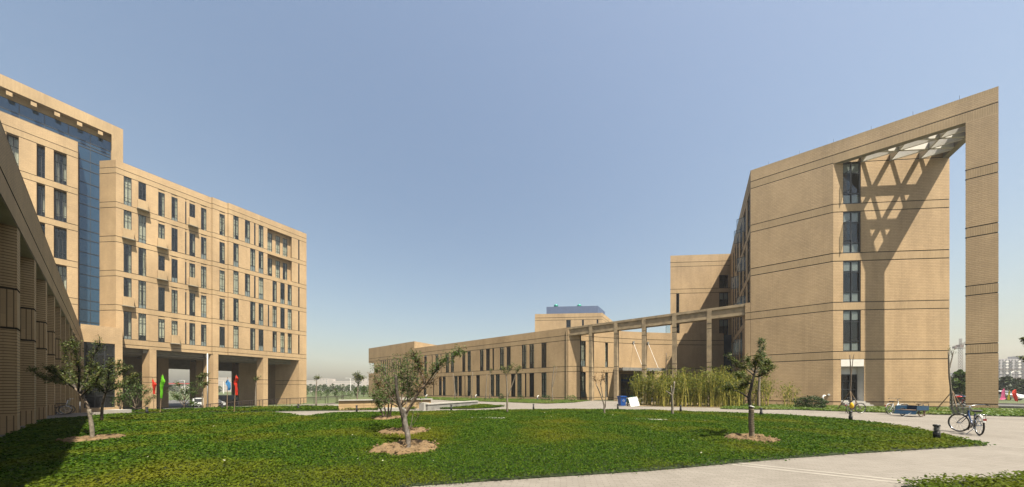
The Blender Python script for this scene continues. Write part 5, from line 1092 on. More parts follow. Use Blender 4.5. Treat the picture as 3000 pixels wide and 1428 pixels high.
bamboo('leaning bamboo clump between the rope-wrapped tree and tiled wall', 2235, 1193, 20, 3.2, .9, 81, 'bamboo before the colonnade')
bamboo('sparse small bamboo standing alone against the tiled wall', 2312, 1192, 9, 2.4, .6, 82, 'bamboo before the colonnade', .7)
# ---- far trees
def far_tree(label, u, vb, vt, Z, wpx, seed, m='fartree', group=None, n=260, name='far_tree'):
    t = Plant(name, label, 'tree', u, vb, group, seed=seed, Z=Z); h = (vb - vt) * t.k; w = wpx * t.k / 2; g = t.np
    mb = MB(); mb.tube([(0, 0, -.5), (.1, 0, h * .35), (0, .1, h * .8)], [.03 * h, .022 * h, .008 * h], 5); mb.build('trunk', 'bark', t.o)
    a = g.uniform(0, 6.28, n); zz = g.beta(1.6, 1.5, n); rad = w * np.sqrt(g.random(n)) * np.sin(np.clip(zz * .9 + .12, 0, 1) * math.pi) ** .6 * (1 + .25 * np.sin(a * 3 + seed))
    P = np.column_stack([rad * np.cos(a), rad * np.sin(a), h * (.14 + .86 * zz)]); t.L = [tuple(p) for p in P]; return t.done(h * .12, m, flat=.2, asp=.75)
rg = random.Random(9)
for k in range(24):
    u = 884 + k * 9.2 + rg.uniform(-3, 3); far_tree('hazy green tree of the belt between dormitory and low wing', u, 1151 + rg.uniform(0, 3), rg.uniform(1124, 1134), rg.uniform(115, 170), rg.uniform(15, 24), 100 + k, group='far tree belt')
for k in range(10):
    u = rg.uniform(490, 690); far_tree('hazy tree seen through the dormitory pillars', u, 1152, rg.uniform(1127, 1137), rg.uniform(130, 170), rg.uniform(14, 22), 140 + k, group='trees seen under the dormitory')
for k in range(9):
    u = 896 + k * 21 + rg.uniform(-6, 6); far_tree('low bushy young tree behind the ramp railing', u, 1166 + rg.uniform(-4, 3), rg.uniform(1128, 1146), rg.uniform(62, 80), rg.uniform(14, 26), 160 + k, m='leafbright', group='young trees behind the railing', n=200)
for k in range(8):
    u = (2800, 2815, 2826, 2936, 2952, 2968, 2985, 3004)[k]; far_tree('dark pine by the road right of the free column' if k > 2 else 'dark pine glimpsed left of the free column', u, 1168 + rg.uniform(-2, 3), rg.uniform(1100, 1124) if k > 2 else rg.uniform(1118, 1126), rg.uniform(56, 72), rg.uniform(26, 36), 180 + k, m='pine', group='roadside pines', n=420)
far_tree('bright leafy tree glimpsed between lit wall and free column', 2812, 1180, 1086, 40, 44, 199, m='leafbright', n=420, name='street_tree')

t = Plant('street_tree', 'broad-leaved tree mostly outside the right edge, only leaf tips showing', 'tree', 3060, 1215, seed=207, Z=14)
t.limb([(3060, 1222), (3058, 1160), (3052, 1100), (3045, 1050)], .1, .05, 'bark', 'trunk')
for e in ([(3052, 1100), (3030, 1075), (3008, 1058), (2994, 1050)], [(3048, 1070), (3025, 1030), (3008, 1005), (3000, 998)], [(3050, 1080), (3070, 1040), (3085, 1000)]): b = t.limb(e, .03, .008, 'bark', n=5); t.twigs(b, 22, .2, 9, .45, spread=.5, jit=.04)
t.done(.11, 'leaf', 'bark')
# ================================================================== STREET FURNITURE AND VEHICLES
def bollard():
    o = thing('bollard_light', '', 'bollard', world=False)
    mb = MB(); mb.lathe([(.068, 0), (.068, .21), (.062, .22)], 20); mb.build('base', 'blackmetal', o, True)
    mb = MB(); mb.lathe([(.045, .21), (.045, .40)], 16); mb.build('lamp_glass', 'blind', o, True)
    for k in range(4): mb = MB(); mb.lathe([(.047, .242 + k * .042), (.066, .236 + k * .042), (.068, .246 + k * .042), (.047, .256 + k * .042)], 20); mb.build('louvre', 'blackmetal', o, True)
    mb = MB(); mb.lathe([(.062, .395), (.07, .40), (.07, .435), (.062, .45), (.02, .456)], 20); mb.build('cap', 'blackmetal', o, True); return o
BL_ = [((430, 1216), 'black bollard light at the left beside the green flag'), ((650, 1201.5), 'black bollard light before the white van under the dormitory'), ((874, 1202.5), 'black bollard light before the ramp railing'), ((1045, 1209), 'black bollard light before the tan retaining wall'), ((1322, 1206), 'black bollard light before the grey parapet'), ((1563, 1203), 'black bollard light between paved path and clover before the low wing'), ((1810, 1203), 'black bollard light before the blue bin'), ((1994, 1209), 'black bollard light before the bamboo grove'), ((2230, 1220.5), 'black bollard light right of the rope-wrapped tree'), ((2492, 1235), 'black bollard light below the yellow-bagged bicycle'), ((2744, 1292), 'largest black louvred bollard light near the lawn tip')]
b0 = bollard()
for i, (p, l) in enumerate(BL_):
    x, y = gnd(*p)
    if i == 0: b0.location = (x, y, .05); b0['label'] = l; b0['group'] = 'bollard lights along the lawn'
    else: dup(b0, (x, y, .05), 0, l, 'bollard lights along the lawn')
# ---- flags on bamboo poles
def flag(label, base, top, rows, m, Z=None, z=0.0, polem='stake'):
    if Z is None: x, y, Z = loc_of(*base, z)
    k = Z / FP; q0 = at(*base, Z); q1 = at(*top, Z); o = thing('flag', label, 'flag', q0, 0, 'small festival flags', world=False)
    mb = MB(); mb.tube([(0, 0, -.05), q1 - q0], [.022, .014], 6); mb.build('pole', polem, o)
    ax = (q1 - q0); rt = Vector((RT[0], RT[1], 0)); fw = Vector((FW[0], FW[1], 0)); mb = MB(); N = 10; rr = []
    for i in range(25):
        t = i / 24 * (len(rows) - 1); j = min(len(rows) - 2, int(t)); f = t - j; v = rows[j][0] * (1 - f) + rows[j + 1][0] * f; l = rows[j][1] * (1 - f) + rows[j + 1][1] * f; r = rows[j][2] * (1 - f) + rows[j + 1][2] * f
        rr.append([rt * ((l + (r - l) * c / N - base[0]) * k) + Vector((0, 0, (base[1] - v) * k)) + fw * (.05 * math.sin(c * 1.7 + i * .35) * min(1, i / 4)) for c in range(N + 1)])
    for i in range(24):
        for c in range(N): mb.quad(rr[i + 1][c], rr[i + 1][c + 1], rr[i][c + 1], rr[i][c])
    c_ = mb.build('cloth', m, o, True)
flag('short red flag left of the green one', (451, 1206.5), (446.8, 1107), [(1109, 446, 447.5), (1117, 446.8, 450), (1122, 447.5, 454), (1127, 448, 457), (1134, 448.6, 455), (1145, 449.5, 453), (1155, 450, 454)], 'flag_red')
flag('bright green flag on a bamboo pole before the dormitory', (469, 1211.5), (476.5, 1095.5), [(1096, 475.5, 477), (1105, 474, 478.5), (1113, 473, 481), (1119, 472, 482), (1127, 471, 478.5), (1140, 470, 476), (1155, 471, 476), (1167, 472, 474)], 'flag_green')
flag('light blue flag on a bamboo pole', (665, 1206), (667, 1105), [(1112, 666.5, 668), (1118, 662, 671), (1123, 661, 674), (1128, 665, 675), (1137, 666.5, 676.5), (1144, 667, 674)], 'flag_blue')
flag('red flag right of the light blue one', (686, 1210), (692, 1098), [(1099, 691, 692.5), (1104, 690.5, 695), (1109, 689.5, 698), (1114, 688, 696), (1122, 686.5, 693), (1130, 688, 694.5), (1145, 689.5, 697), (1158, 690, 697)], 'flag_red')
flag('pink flag by the road at the right', (2947, 1172), (2942, 1137), [(1138, 2941, 2942.5), (1148, 2936, 2944), (1160, 2932, 2945), (1168, 2930, 2946), (1172, 2930, 2938)], 'flag_pink', Z=38)
flag('narrow yellow flag between the pink and red ones', (2957, 1173), (2957, 1143), [(1144, 2956.5, 2958), (1155, 2954.5, 2958), (1165, 2952.5, 2958), (1173, 2952, 2956)], 'flag_yellow', Z=38)
flag('red flag by the road at the right edge', (2981, 1178), (2975, 1140), [(1141, 2974, 2976), (1146, 2968, 2977), (1153, 2963, 2979), (1165, 2970, 2980), (1176, 2976, 2981)], 'flag_red', Z=36)
# ---- bicycles
def wheel(o, c, R, ax, name='wheel', tw=.020, rimm='steel', tyrem='black', spokes=18):
    mb = MB(); mb.torus(c, R - tw, tw, ax, 36, 7); w = mb.build(name, tyrem, o, True)
    mb = MB(); mb.torus(c, R - tw * 2.1, .010, ax, 32, 5); mb.build('rim', rimm, w, True)
    mb = MB(); A = Vector(ax).normalized(); e1 = Vector((0, 0, 1)); e2 = A.cross(e1).normalized(); C = Vector(c)
    mb.tube([C - A * .05, C + A * .05], .022, 8)
    for k in range(spokes):
        a = k * 2 * math.pi / spokes; mb.tube([C + A * (.03 if k % 2 else -.03), C + (e2 * math.cos(a) + e1 * math.sin(a)) * (R - tw * 2)], .0022, 3, cap=False)
    mb.build('spokes', rimm, w); return w
def arc_strip(mb, c, R, ax, a0, a1, w, n=14):
    A = Vector(ax).normalized(); e1 = Vector((0, 0, 1)); e2 = e1.cross(A).normalized(); C = Vector(c); pv = None
    for i in range(n + 1):
        a = R_(a0 + (a1 - a0) * i / n); d = e2 * math.cos(a) + e1 * math.sin(a); q = [C + d * R - A * w, C + d * (R + .008) - A * w * .4, C + d * (R + .008) + A * w * .4, C + d * R + A * w]
        if pv:
            for j in range(3): mb.quad(pv[j], q[j], q[j + 1], pv[j + 1]); mb.quad(pv[j + 1], q[j + 1], q[j], pv[j])
        pv = q
def bicycle(label, loc, head, steer, fm, fender, basket=True, bag=False, R=.34, group='parked bicycles'):
    o = thing('bicycle', label, 'bicycle', loc, head, group, world=False); Y = (0, 1, 0); wb = 1.08
    wheel(o, (0, 0, R), R, Y, 'rear_wheel'); st = Matrix.Rotation(R_(steer), 3, 'Z'); hd = Vector((.80, 0, .78))
    def S(p): p = Vector(p); return hd.xy.to_3d() + st @ (p - hd.xy.to_3d())
    fax = st @ Vector(Y); fc = S((wb, 0, R)); wheel(o, fc, R, fax, 'front_wheel')
    mb = MB(); bbk = Vector((.44, 0, .30)); sp_ = Vector((.30, 0, .72))
    for pts, r in (([(.80, 0, .74), (.58, 0, .40), bbk], .019), ([(.795, 0, .66), (.70, 0, .52), (.40, 0, .44)], .015), ([bbk, sp_], .016), ([bbk, (0, .05, R)], .010), ([bbk, (0, -.05, R)], .010), ([(.31, .02, .66), (0, .05, R)], .008), ([(.31, -.02, .66), (0, -.05, R)], .008), ([(.83, 0, .60), (.78, 0, .82)], .02)): mb.tube(pts, r, 7)
    mb.build('frame', fm, o, True)
    mb = MB(); mb.tube([S((.82, .05, .62)), S((.95, .055, .5)), fc + fax * .055], .012, 6); mb.tube([S((.82, -.05, .62)), S((.95, -.055, .5)), fc - fax * .055], .012, 6); mb.tube([S((.82, -.05, .62)), S((.82, .05, .62))], .014, 6); mb.build('fork', fm, o, True)
    mb = MB(); mb.tube([S((.78, 0, .80)), S((.76, 0, .98))], .013, 7); mb.tube([S((.56, .30, 1.00)), S((.68, .29, 1.04)), S((.76, .18, 1.02)), S((.77, 0, .98)), S((.76, -.18, 1.02)), S((.68, -.29, 1.04)), S((.56, -.30, 1.00))], .011, 7)
    hb = mb.build('handlebar', 'steel', o, True)
    for s in (-1, 1): mb = MB(); mb.tube([S((.55, .30 * s, 1.0)), S((.65, .295 * s, 1.03))], .017, 7); mb.build('grip', 'seat', hb, True)
    mb = MB(); mb.tube([sp_, (.28, 0, .82)], .012, 6); mb.build('seat_post', 'steel', o, True)
    mb = MB(); n = 10
    prof = [(.13, .085, .84), (.17, .11, .865), (.24, .10, .87), (.32, .05, .865), (.43, .022, .855)]
    for (x, w, z), (x2, w2, z2) in zip(prof[:-1], prof[1:]):
        mb.quad((x, -w, z), (x2, -w2, z2), (x2, w2, z2), (x, w, z)); mb.quad((x, w, z), (x2, w2, z2), (x2, w2 * .8, z2 - .05), (x, w * .8, z - .06)); mb.quad((x, -w * .8, z - .06), (x2, -w2 * .8, z2 - .05), (x2, -w2, z2), (x, -w, z)); mb.quad((x, w * .8, z - .06), (x2, w2 * .8, z2 - .05), (x2, -w2 * .8, z2 - .05), (x, -w * .8, z - .06))
    mb.quad((.13, .085, .84), (.13, .068, .78), (.13, -.068, .78), (.13, -.085, .84)); mb.build('saddle', 'seat', o, True)
    mb = MB(); arc_strip(mb, (0, 0, R), R + .025, Y, 20, 215, .03); mb.build('rear_mudguard', fender, o, True)
    mb = MB(); arc_strip(mb, fc, R + .025, fax, -20, 130, .03); mb.build('front_mudguard', fender, o, True)
    mb = MB()
    for s in (-1, 1): mb.tube([(.16, .06 * s, .74), (-.30, .06 * s, .72)], .006, 5); mb.tube([(-.24, .06 * s, .72), (0, .06 * s, R)], .005, 4)
    for x in (.1, -.05, -.2, -.29): mb.tube([(x, -.06, .73), (x, .06, .73)], .005, 4)
    mb.build('rack', 'steel', o, True)
    mb = MB(); mb.box((-.37, 0, .56), (.03, .06, .07)); mb.build('tail_light', 'red', o)
    mb = MB(); mb.torus((.44, .045, .30), .085, .010, Y, 20, 5); mb.tube([(.44, .05, .30), (.50, .07, .14)], .009, 5); mb.tube([(.44, -.05, .30), (.38, -.07, .46)], .009, 5); ck = mb.build('crank', 'rust', o, True)
    for p in ((.50, .12, .14), (.38, -.12, .46)): mb = MB(); mb.box(p, (.10, .09, .025)); mb.build('pedal', 'seat', ck)
    mb = MB(); mb.bar((.22, .035, .335), (.22, -.035, .335), .02, .02); mb.tube([(0, .05, R + .03), (.44, .05, .385)], .004, 4); mb.tube([(0, .05, R - .03), (.44, .05, .215)], .004, 4); mb.build('chain', 'rust', o)
    mb = MB(); mb.tube([(.02, .05, R - .05), (.10, .22, .0)], .010, 5); mb.build('kickstand', 'steel', o)
    if basket:
        mb = MB()
        bx0, bx1, w0_, w1_, z0_, z1_ = .90, 1.18, .12, .17, .66, .92
        def BP(t, h): 
            w = w0_ + (w1_ - w0_) * h; xa, xb = bx0 - .02 * h, bx1 - .05 + .07 * h; per = [(xa, -w), (xb, -w), (xb, w), (xa, w)]; i = int(t * 4) % 4; f = t * 4 - int(t * 4); a, b = per[i], per[(i + 1) % 4]; return S((a[0] + (b[0] - a[0]) * f, a[1] + (b[1] - a[1]) * f, z0_ + (z1_ - z0_) * h))
        for k in range(36): mb.tube([BP(k / 36, 0), BP(k / 36, 1)], .0055, 3, cap=False)
        for h in (0, .2, .4, .6, .8, 1): mb.tube([BP(k / 36, h) for k in range(37)], .0055 if 0 < h < 1 else .009, 4, cap=False)
        for k in range(7): y = -.11 + .22 * k / 6; mb.tube([S((bx0, y, z0_)), S((bx1 - .05, y, z0_))], .003, 3, cap=False)
        mb.build('basket', 'blackmetal', o)
    if bag:
        mb = MB(); mb.lathe([(.03, .36), (.08, .4), (.10, .5), (.085, .62), (.05, .7), (.02, .74)], 10, (.02, -.12, 0)); mb.build('plastic_bag', 'bag', o, True)
    return o
x, y = gnd(2869, 1276); bicycle('navy bicycle with wire basket standing alone on the paving', (x, y, 0), R_(79), 27, 'navy', 'white', True)
x, y = gnd(2606, 1215); bicycle('white-framed bicycle parked beside the blue cargo tricycle', (x, y, 0), R_(45), -25, 'silver', 'white', False)
x, y = gnd(2487, 1212); bicycle('bicycle with a yellow plastic bag before the glass door', (x, y, 0), R_(52), -25, 'rust', 'steel', False, True)
# ---- cargo tricycle
x, y = gnd(2671, 1220.5); tr = thing('cargo_tricycle', 'blue cargo tricycle with lowered tailboard parked on the paving', 'tricycle', (x - .19, y - .2, 0), R_(46), world=False); tr.scale = (.8, .8, .8)
Y = (0, 1, 0)
for s in (-1, 1): wheel(tr, (.35, .42 * s, .32), .32, Y, 'rear_wheel', .026, 'rust', 'rust' if s < 0 else 'black', 20)
wheel(tr, (1.78, 0, .32), .32, (math.sin(R_(-20)), math.cos(R_(-20)), 0), 'front_wheel', .024, 'rust', 'rust', 20)
def panel(pts, name, m, parent=tr, th=.03):
    a, b, c, d = [Vector(p) for p in pts]; n = (b - a).cross(d - a).normalized() * th; mb = MB(); mb.quad(a, b, c, d); q = [p - n for p in (a, b, c, d)]; mb.quad(q[3], q[2], q[1], q[0])
    f = [a, b, c, d]
    for i in range(4): mb.quad(f[i], q[i], q[(i + 1) % 4], f[(i + 1) % 4])
    mb.build(name, m, parent)
bz0, bz1, bw_ = .46, .80, .50
panel([(-.3, -bw_, bz0), (1.0, -bw_, bz0), (1.0, -bw_, bz1), (-.3, -bw_, bz1)], 'side_board', 'bluepaint'); panel([(1.0, bw_, bz0), (-.3, bw_, bz0), (-.3, bw_, bz1), (1.0, bw_, bz1)], 'side_board', 'bluepaint')
panel([(1.0, -bw_, bz0), (1.0, bw_, bz0), (1.0, bw_, bz1), (1.0, -bw_, bz1)], 'front_board', 'bluepaint'); panel([(-.3, -bw_, bz0), (-.3, bw_, bz0), (1.0, bw_, bz0), (1.0, -bw_, bz0)], 'floor_board', 'rust')
panel([(-.46, -bw_, .20), (-.46, bw_, .20), (-.32, bw_, .46), (-.32, -bw_, .46)][::-1], 'tailboard', 'bluepaint')
mb = MB(); mb.tube([(-.1, -bw_, bz1), (-.1, -bw_, bz1 + .14), (.0, -bw_, bz1 + .19), (.85, -bw_, bz1 + .19), (.95, -bw_, bz1 + .14), (.95, -bw_, bz1)], .014, 6); mb.build('side_rail', 'rust', tr, True)
mb = MB(); mb.tube([(.35, -.42, .32), (.35, .42, .32)], .02, 6); mb.tube([(.35, 0, .32), (.95, 0, .34), (1.18, 0, .30)], .025, 6); mb.tube([(1.18, 0, .30), (1.62, 0, .74)], .022, 6); mb.tube([(1.18, 0, .30), (1.12, 0, .74)], .018, 6); mb.tube([(1.6, 0, .86), (1.68, 0, .55)], .024, 6); mb.tube([(1.66, .05, .62), (1.78, .055, .32)], .012, 5); mb.tube([(1.66, -.05, .62), (1.78, -.055, .32)], .012, 5); mb.build('frame', 'bluepaint', tr, True)
mb = MB(); mb.tube([(1.4, .34, .98), (1.5, .3, 1.03), (1.58, .1, 1.0), (1.585, 0, .97), (1.58, -.1, 1.0), (1.5, -.3, 1.03), (1.4, -.34, .98)], .012, 6); mb.tube([(1.6, 0, .84), (1.585, 0, .98)], .012, 6); mb.build('handlebar', 'rust', tr, True)
mb = MB(); mb.lathe([(.04, 0), (.12, .01), (.13, .05), (.06, .08)], 12, (1.10, 0, .86)); mb.tube([(1.1, 0, .74), (1.1, 0, .87)], .014, 6); mb.build('saddle', 'seat', tr, True)
mb = MB(); mb.tube([(-.45, -.3, .3), (-.75, -.05, .0)], .018, 6); mb.build('prop_stick', 'silver', tr)
# ---- wheelchair on the shaded walk
x, y = gnd(192, 1215.5, hgt(-31, -1)); wc = thing('wheelchair', 'empty wheelchair standing in the shaded walk by the fins', 'wheelchair', (x, y, hgt(x, y) + .02), R_(262), world=False)
for s in (-1, 1):
    wheel(wc, (0, .27 * s, .30), .30, Y, 'drive_wheel', .016, 'steel', 'black', 20); wheel(wc, (.42, .22 * s, .09), .09, Y, 'castor', .016, 'steel', 'black', 5)
    mb = MB(); mb.torus((0, .31 * s, .30), .26, .010, Y, 28, 5); mb.build('hand_rim', 'steel', wc, True)
    mb = MB(); mb.tube([(-.12, .23 * s, .92), (-.12, .23 * s, .98), (-.24, .23 * s, .99)], .013, 6); mb.tube([(-.12, .23 * s, .92), (-.04, .23 * s, .42), (0, .23 * s, .3)], .012, 6); mb.tube([(-.08, .23 * s, .68), (.30, .23 * s, .68), (.34, .23 * s, .46), (.40, .23 * s, .22), (.42, .22 * s, .09)], .012, 6); mb.tube([(-.04, .23 * s, .46), (.34, .23 * s, .46)], .012, 6); mb.tube([(.36, .2 * s, .4), (.56, .18 * s, .12)], .011, 6); mb.build('side_frame', 'steel', wc, True)
    mb = MB(); mb.box((.11, .23 * s, .695), (.34, .05, .035)); mb.build('armrest', 'seat', wc); mb = MB(); mb.box((.60, .12 * s, .10), (.14, .14, .02)); mb.build('footplate', 'seat', wc)
mb = MB(); mb.box((.13, 0, .47), (.40, .42, .04)); mb.build('seat', 'seat', wc); mb = MB(); mb.bar((-.06, 0, .46), (-.11, 0, .90), .42, .03, up=Vector((1, 0, 0))); mb.build('backrest', 'seat', wc)
# ---- blue bin, white board on a green cart
x, y = gnd(1822, 1190.5); bn = thing('wheelie_bin', 'blue wheeled bin with white emblem before the colonnade pillar', 'bin', (x, y, 0), TH + R_(6), world=False)
mb = MB(); w = .30
lo_, hi_ = [(-.23, -.25), (.23, -.25), (.23, .27), (-.23, .27)], [(-.30, -.34), (.30, -.34), (.30, .36), (-.30, .36)]
for i in range(4): a, b, c, d = lo_[i], lo_[(i + 1) % 4], hi_[(i + 1) % 4], hi_[i]; mb.quad((*a, .06), (*b, .06), (*c, .92), (*d, .92))
mb.poly([(*p, .06) for p in reversed(lo_)]); mb.poly([(*p, .92) for p in hi_]); mb.build('body', 'bluebin', bn)
mb = MB(); mb.box((0, .0, .945), (.66, .78, .05)); mb.box((0, .02, .985), (.56, .66, .035)); mb.tube([(-.25, .40, .96), (.25, .40, .96)], .02, 6); mb.build('lid', 'bluebin', bn)
mb = MB(); mb.box((0, -.345, .9), (.64, .04, .06)); mb.build('rim', 'bluebin', bn)
mb = MB(); c = Vector((0, -.318, .55)); N = 20; tl = Vector((0, -.09 / .86, 1)).normalized()
def ring_(r0, r1, a0, a1, off, n=20):
    for i in range(n):
        p = [R_(a0 + (a1 - a0) * (i + j) / n) for j in (0, 1)]; q = [c + Vector((math.cos(t) * r, off, 0)) + tl * (math.sin(t) * r) for r, t in ((r0, p[0]), (r1, p[0]), (r1, p[1]), (r0, p[1]))]; mb.quad(q[0], q[3], q[2], q[1]); mb.quad(*q)
ring_(.095, .115, 0, 360, -.012)
for k in range(3): ring_(.03, .075, k * 120 + 20, k * 120 + 100, -.012, 6)
mb.build('emblem', 'white', bn)
for s in (-1, 1): mb = MB(); mb.torus((.24 * s, .24, .1), .07, .03, (1, 0, 0), 16, 6); mb.lathe([(.02, 0), (.02, .01)], 6); mb.build('wheel', 'black', bn)
x, y = gnd(1852, 1190.5); gc = thing('green_cart', 'green handcart behind the white board', 'cart', (x + FW[0] * .35, y + FW[1] * .35, 0), TH, world=False)
for nm, d in (('tray', ((0, .1, .55), (.55, .7, .4))), ('frame', ((0, .1, .3), (.45, .6, .06)))): mb = MB(); mb.box(*d); mb.build(nm, 'greenp', gc)
for s in (-1, 1): mb = MB(); mb.torus((.27 * s, .1, .17), .13, .035, (1, 0, 0), 18, 6); mb.build('wheel', 'black', gc)
mb = MB(); mb.tube([(-.24, -.2, .3), (-.24, -.35, .95), (.24, -.35, .95), (.24, -.2, .3)], .018, 6); mb.build('handle', 'greenp', gc)
bd_ = thing('white_board', 'white folding foam board leaning on the green cart', 'board', (*gnd(1862, 1191.5), 0), TH + R_(4), world=False)
for i, sx in enumerate((-1, 1)):
    mb = MB(); a = Vector((.02 * sx, 0, .02)); up_ = Vector((-.16, .22, .86)); wd = Vector((.42 * sx, .04, .06 * sx)); q = [a, a + wd, a + wd + up_, a + up_]
    if sx < 0: q = [q[1], q[0], q[3], q[2]]
    n = (q[1] - q[0]).cross(q[3] - q[0]).normalized() * .03; mb.quad(*q); mb.quad(*[p - n for p in reversed(q)])
    for k in range(4): mb.quad(q[k], q[k] - n, q[(k + 1) % 4] - n, q[(k + 1) % 4])
    mb.build('leaf', 'white', bd_)
# ---- vehicles under the dormitory and by the road
def car(label, loc, head, m, L=4.6, H=1.9, W_=1.75, van=True, cat='van', name='parked_van', group=None):
    o = thing(name, label, cat, loc, head, group, world=False); hl = L / 2
    prof = [(-hl, .35), (-hl, H * .55), (-hl + .12, H * .92), (-hl + .5, H), (hl * .35, H), (hl * .62, H * .78), (hl * .80, H * .56), (hl * .97, H * .48), (hl, H * .3), (hl - .05, .28)] if van else [(-hl, .35), (-hl + .02, H * .6), (-hl + .75, H * .66), (-hl + 1.2, H * .95), (-.1, H), (.55, H * .95), (1.25, H * .64), (hl - .1, H * .5), (hl, H * .3), (hl - .05, .25)]
    mb = MB(); n = len(prof)
    def sec(x, z): return W_ / 2 * (1 - .16 * max(0, (z - H * .55) / (H * .45))) * (1 - .05 * (abs(x) / hl) ** 3)
    for i in range(n):
        (x0, z0), (x1, z1) = prof[i], prof[(i + 1) % n]; a, b = sec(x0, z0), sec(x1, z1); mb.quad((x0, -a, z0), (x0, a, z0), (x1, b, z1), (x1, -b, z1))
    mb.poly([(x, -sec(x, z), z) for x, z in reversed(prof)]); mb.poly([(x, sec(x, z), z) for x, z in prof]); mb.build('body', m, o)
    wz0, wz1 = H * .60, H * .90
    for s in (-1, 1):
        for (xa, xb) in ((-hl + .25, -.75), (-.68, .1), (.17, hl * .42)) if van else ((-hl + 1.25, -.05), (.03, .85)):
            mb = MB(); y0, y1 = s * (sec(xa, wz0) + .012), s * (sec(xa, wz1) + .012); q = [(xa, y0, wz0), (xb + (.3 if xb > .3 else 0), y0, wz0), (xb, y1, wz1), (xa, y1, wz1)]; mb.quad(*(q if s < 0 else q[::-1])); mb.build('side_window', 'glassdark' if m != 'carwhite' else 'frame', o)
        for x in (-hl * .62, hl * .62):
            mb = MB(); mb.torus((x, s * (W_ / 2 - .1), .32), .24, .09, (0, 1, 0), 20, 7); w = mb.build('wheel', 'black', o, True); mb = MB(); mb.torus((x, s * (W_ / 2 - .08), .32), .1, .07, (0, 1, 0), 16, 5); mb.build('hub', 'steel', w, True)
        mb = MB(); mb.box((hl - .03, s * W_ * .36, H * .40), (.1, .3, .16)); mb.build('headlight', 'white', o); mb = MB(); mb.box((-hl + .0, s * W_ * .40, H * .48), (.06, .14, .3)); mb.build('tail_light', 'red', o)
    (xa, za), (xb, zb_) = ((hl * .60, H * .79), (hl * .37, H * .985)) if van else ((1.15, H * .67), (.6, H * .93)); mb = MB(); a, b = sec(xa, za) * .9, sec(xb, zb_) * .9; mb.quad((xa + .03, -a, za + .02), (xa + .03, a, za + .02), (xb + .03, b, zb_ + .02), (xb + .03, -b, zb_ + .02)); mb.build('windscreen', 'frame', o)
    return o
q = at(652, 1178, 48); car('white minivan nosing out under the dormitory', (-72.0, yonX(659, -72.0) - 2.0, -1.40), R_(86), 'carwhite', 4.0, 1.65)
car('black van parked deep under the dormitory', (-77.0, yonX(664, -77.0), -1.40), R_(86), 'carblack', 4.8, 2.0)
car('dark car behind the black van under the dormitory', (-79.5, yonX(697, -79.5), -1.40), R_(85), 'carblack', 4.4, 1.6, van=False, cat='car', name='parked_car')
q = at(2926, 1170, 44); car('white car mostly hidden behind the free column', (q.x, q.y, 0), R_(-60), 'carwhite', 4.4, 1.5, van=False, cat='car', name='parked_car')
q = at(2806, 1170, 42); car('white hatchback glimpsed left of the free column', (q.x, q.y, 0), R_(-20), 'carwhite', 4.2, 1.5, van=False, cat='car', name='parked_car')
def motorbike(label, loc, head, m):
    o = thing('motorcycle', label, 'motorcycle', loc, head, 'motorcycles parked by the free column', world=False)
    for x, nme in ((-.6, 'rear_wheel'), (.65, 'front_wheel')): wheel(o, (x, 0, .29), .29, (0, 1, 0), nme, .05, 'steel', 'black', 8)
    mb = MB(); mb.lathe([(.08, -.3), (.13, -.1), (.13, .15), (.06, .3)], 10); b = mb.build('tank', m, o, True); b.rotation_euler = (0, R_(95), 0); b.location = (.12, 0, .80)
    mb = MB(); mb.box((-.4, 0, .78), (.62, .24, .09)); mb.build('seat', 'seat', o); mb = MB(); mb.box((.05, 0, .42), (.42, .26, .36)); mb.build('engine', 'blackmetal', o)
    mb = MB(); mb.tube([(.65, .07, .29), (.42, .07, .95)], .025, 6); mb.tube([(.65, -.07, .29), (.42, -.07, .95)], .025, 6); mb.tube([(.3, .36, 1.02), (.4, .1, 1.0), (.4, -.1, 1.0), (.3, -.36, 1.02)], .014, 6); mb.tube([(-.6, .1, .29), (0, .1, .4), (.4, 0, .8)], .02, 6); mb.build('fork', 'steel', o, True)
    mb = MB(); arc_strip(mb, (-.6, 0, .29), .35, (0, 1, 0), 30, 190, .07); mb.build('rear_guard', m, o); mb = MB(); mb.lathe([(.09, 0), (.06, .1)], 10, (.0, 0, 0)); h = mb.build('headlamp', 'steel', o); h.rotation_euler = (0, R_(90), 0); h.location = (.45, 0, .88)
for i, (u, v, m_, l) in enumerate(((2800, 1184, 'bluepaint', 'blue motorcycle in the row left of the free column'), (2811, 1185, 'red', 'red motorcycle in the row left of the free column'), (2822, 1184, 'navy', 'navy motorcycle nearest the free column'))): x, y = gnd(u, v); motorbike(l, (x, y, 0), R_(100 + i * 7), m_)
# ---- road at the right edge
r0 = at(2900, 1170, 48)
road = sheet('road', [(20, 47.5), (140, -5), (144, 4), (24, 57)], .004, 'asphalt')
for k in range(8): x_ = 30 + k * 9; y_ = 52.0 - (x_ - 22) * .4375 - 1.0; sheet('lane_mark', [(x_, y_), (x_ + 3, y_ - 1.31), (x_ + 3.06, y_ - 1.18), (x_ + .06, y_ + .13)], .010, 'white', None, road)
mb = MB(); mb.prism([(20, 47.1), (140, -5.4), (140.1, -5.1), (20.1, 47.4)], 0, .14); mb.build('kerb', 'stone', road); mb = MB(); mb.prism([(24, 57.1), (144, 4.1), (144.1, 4.4), (24.1, 57.4)], 0, .14); mb.build('kerb', 'stone', road)
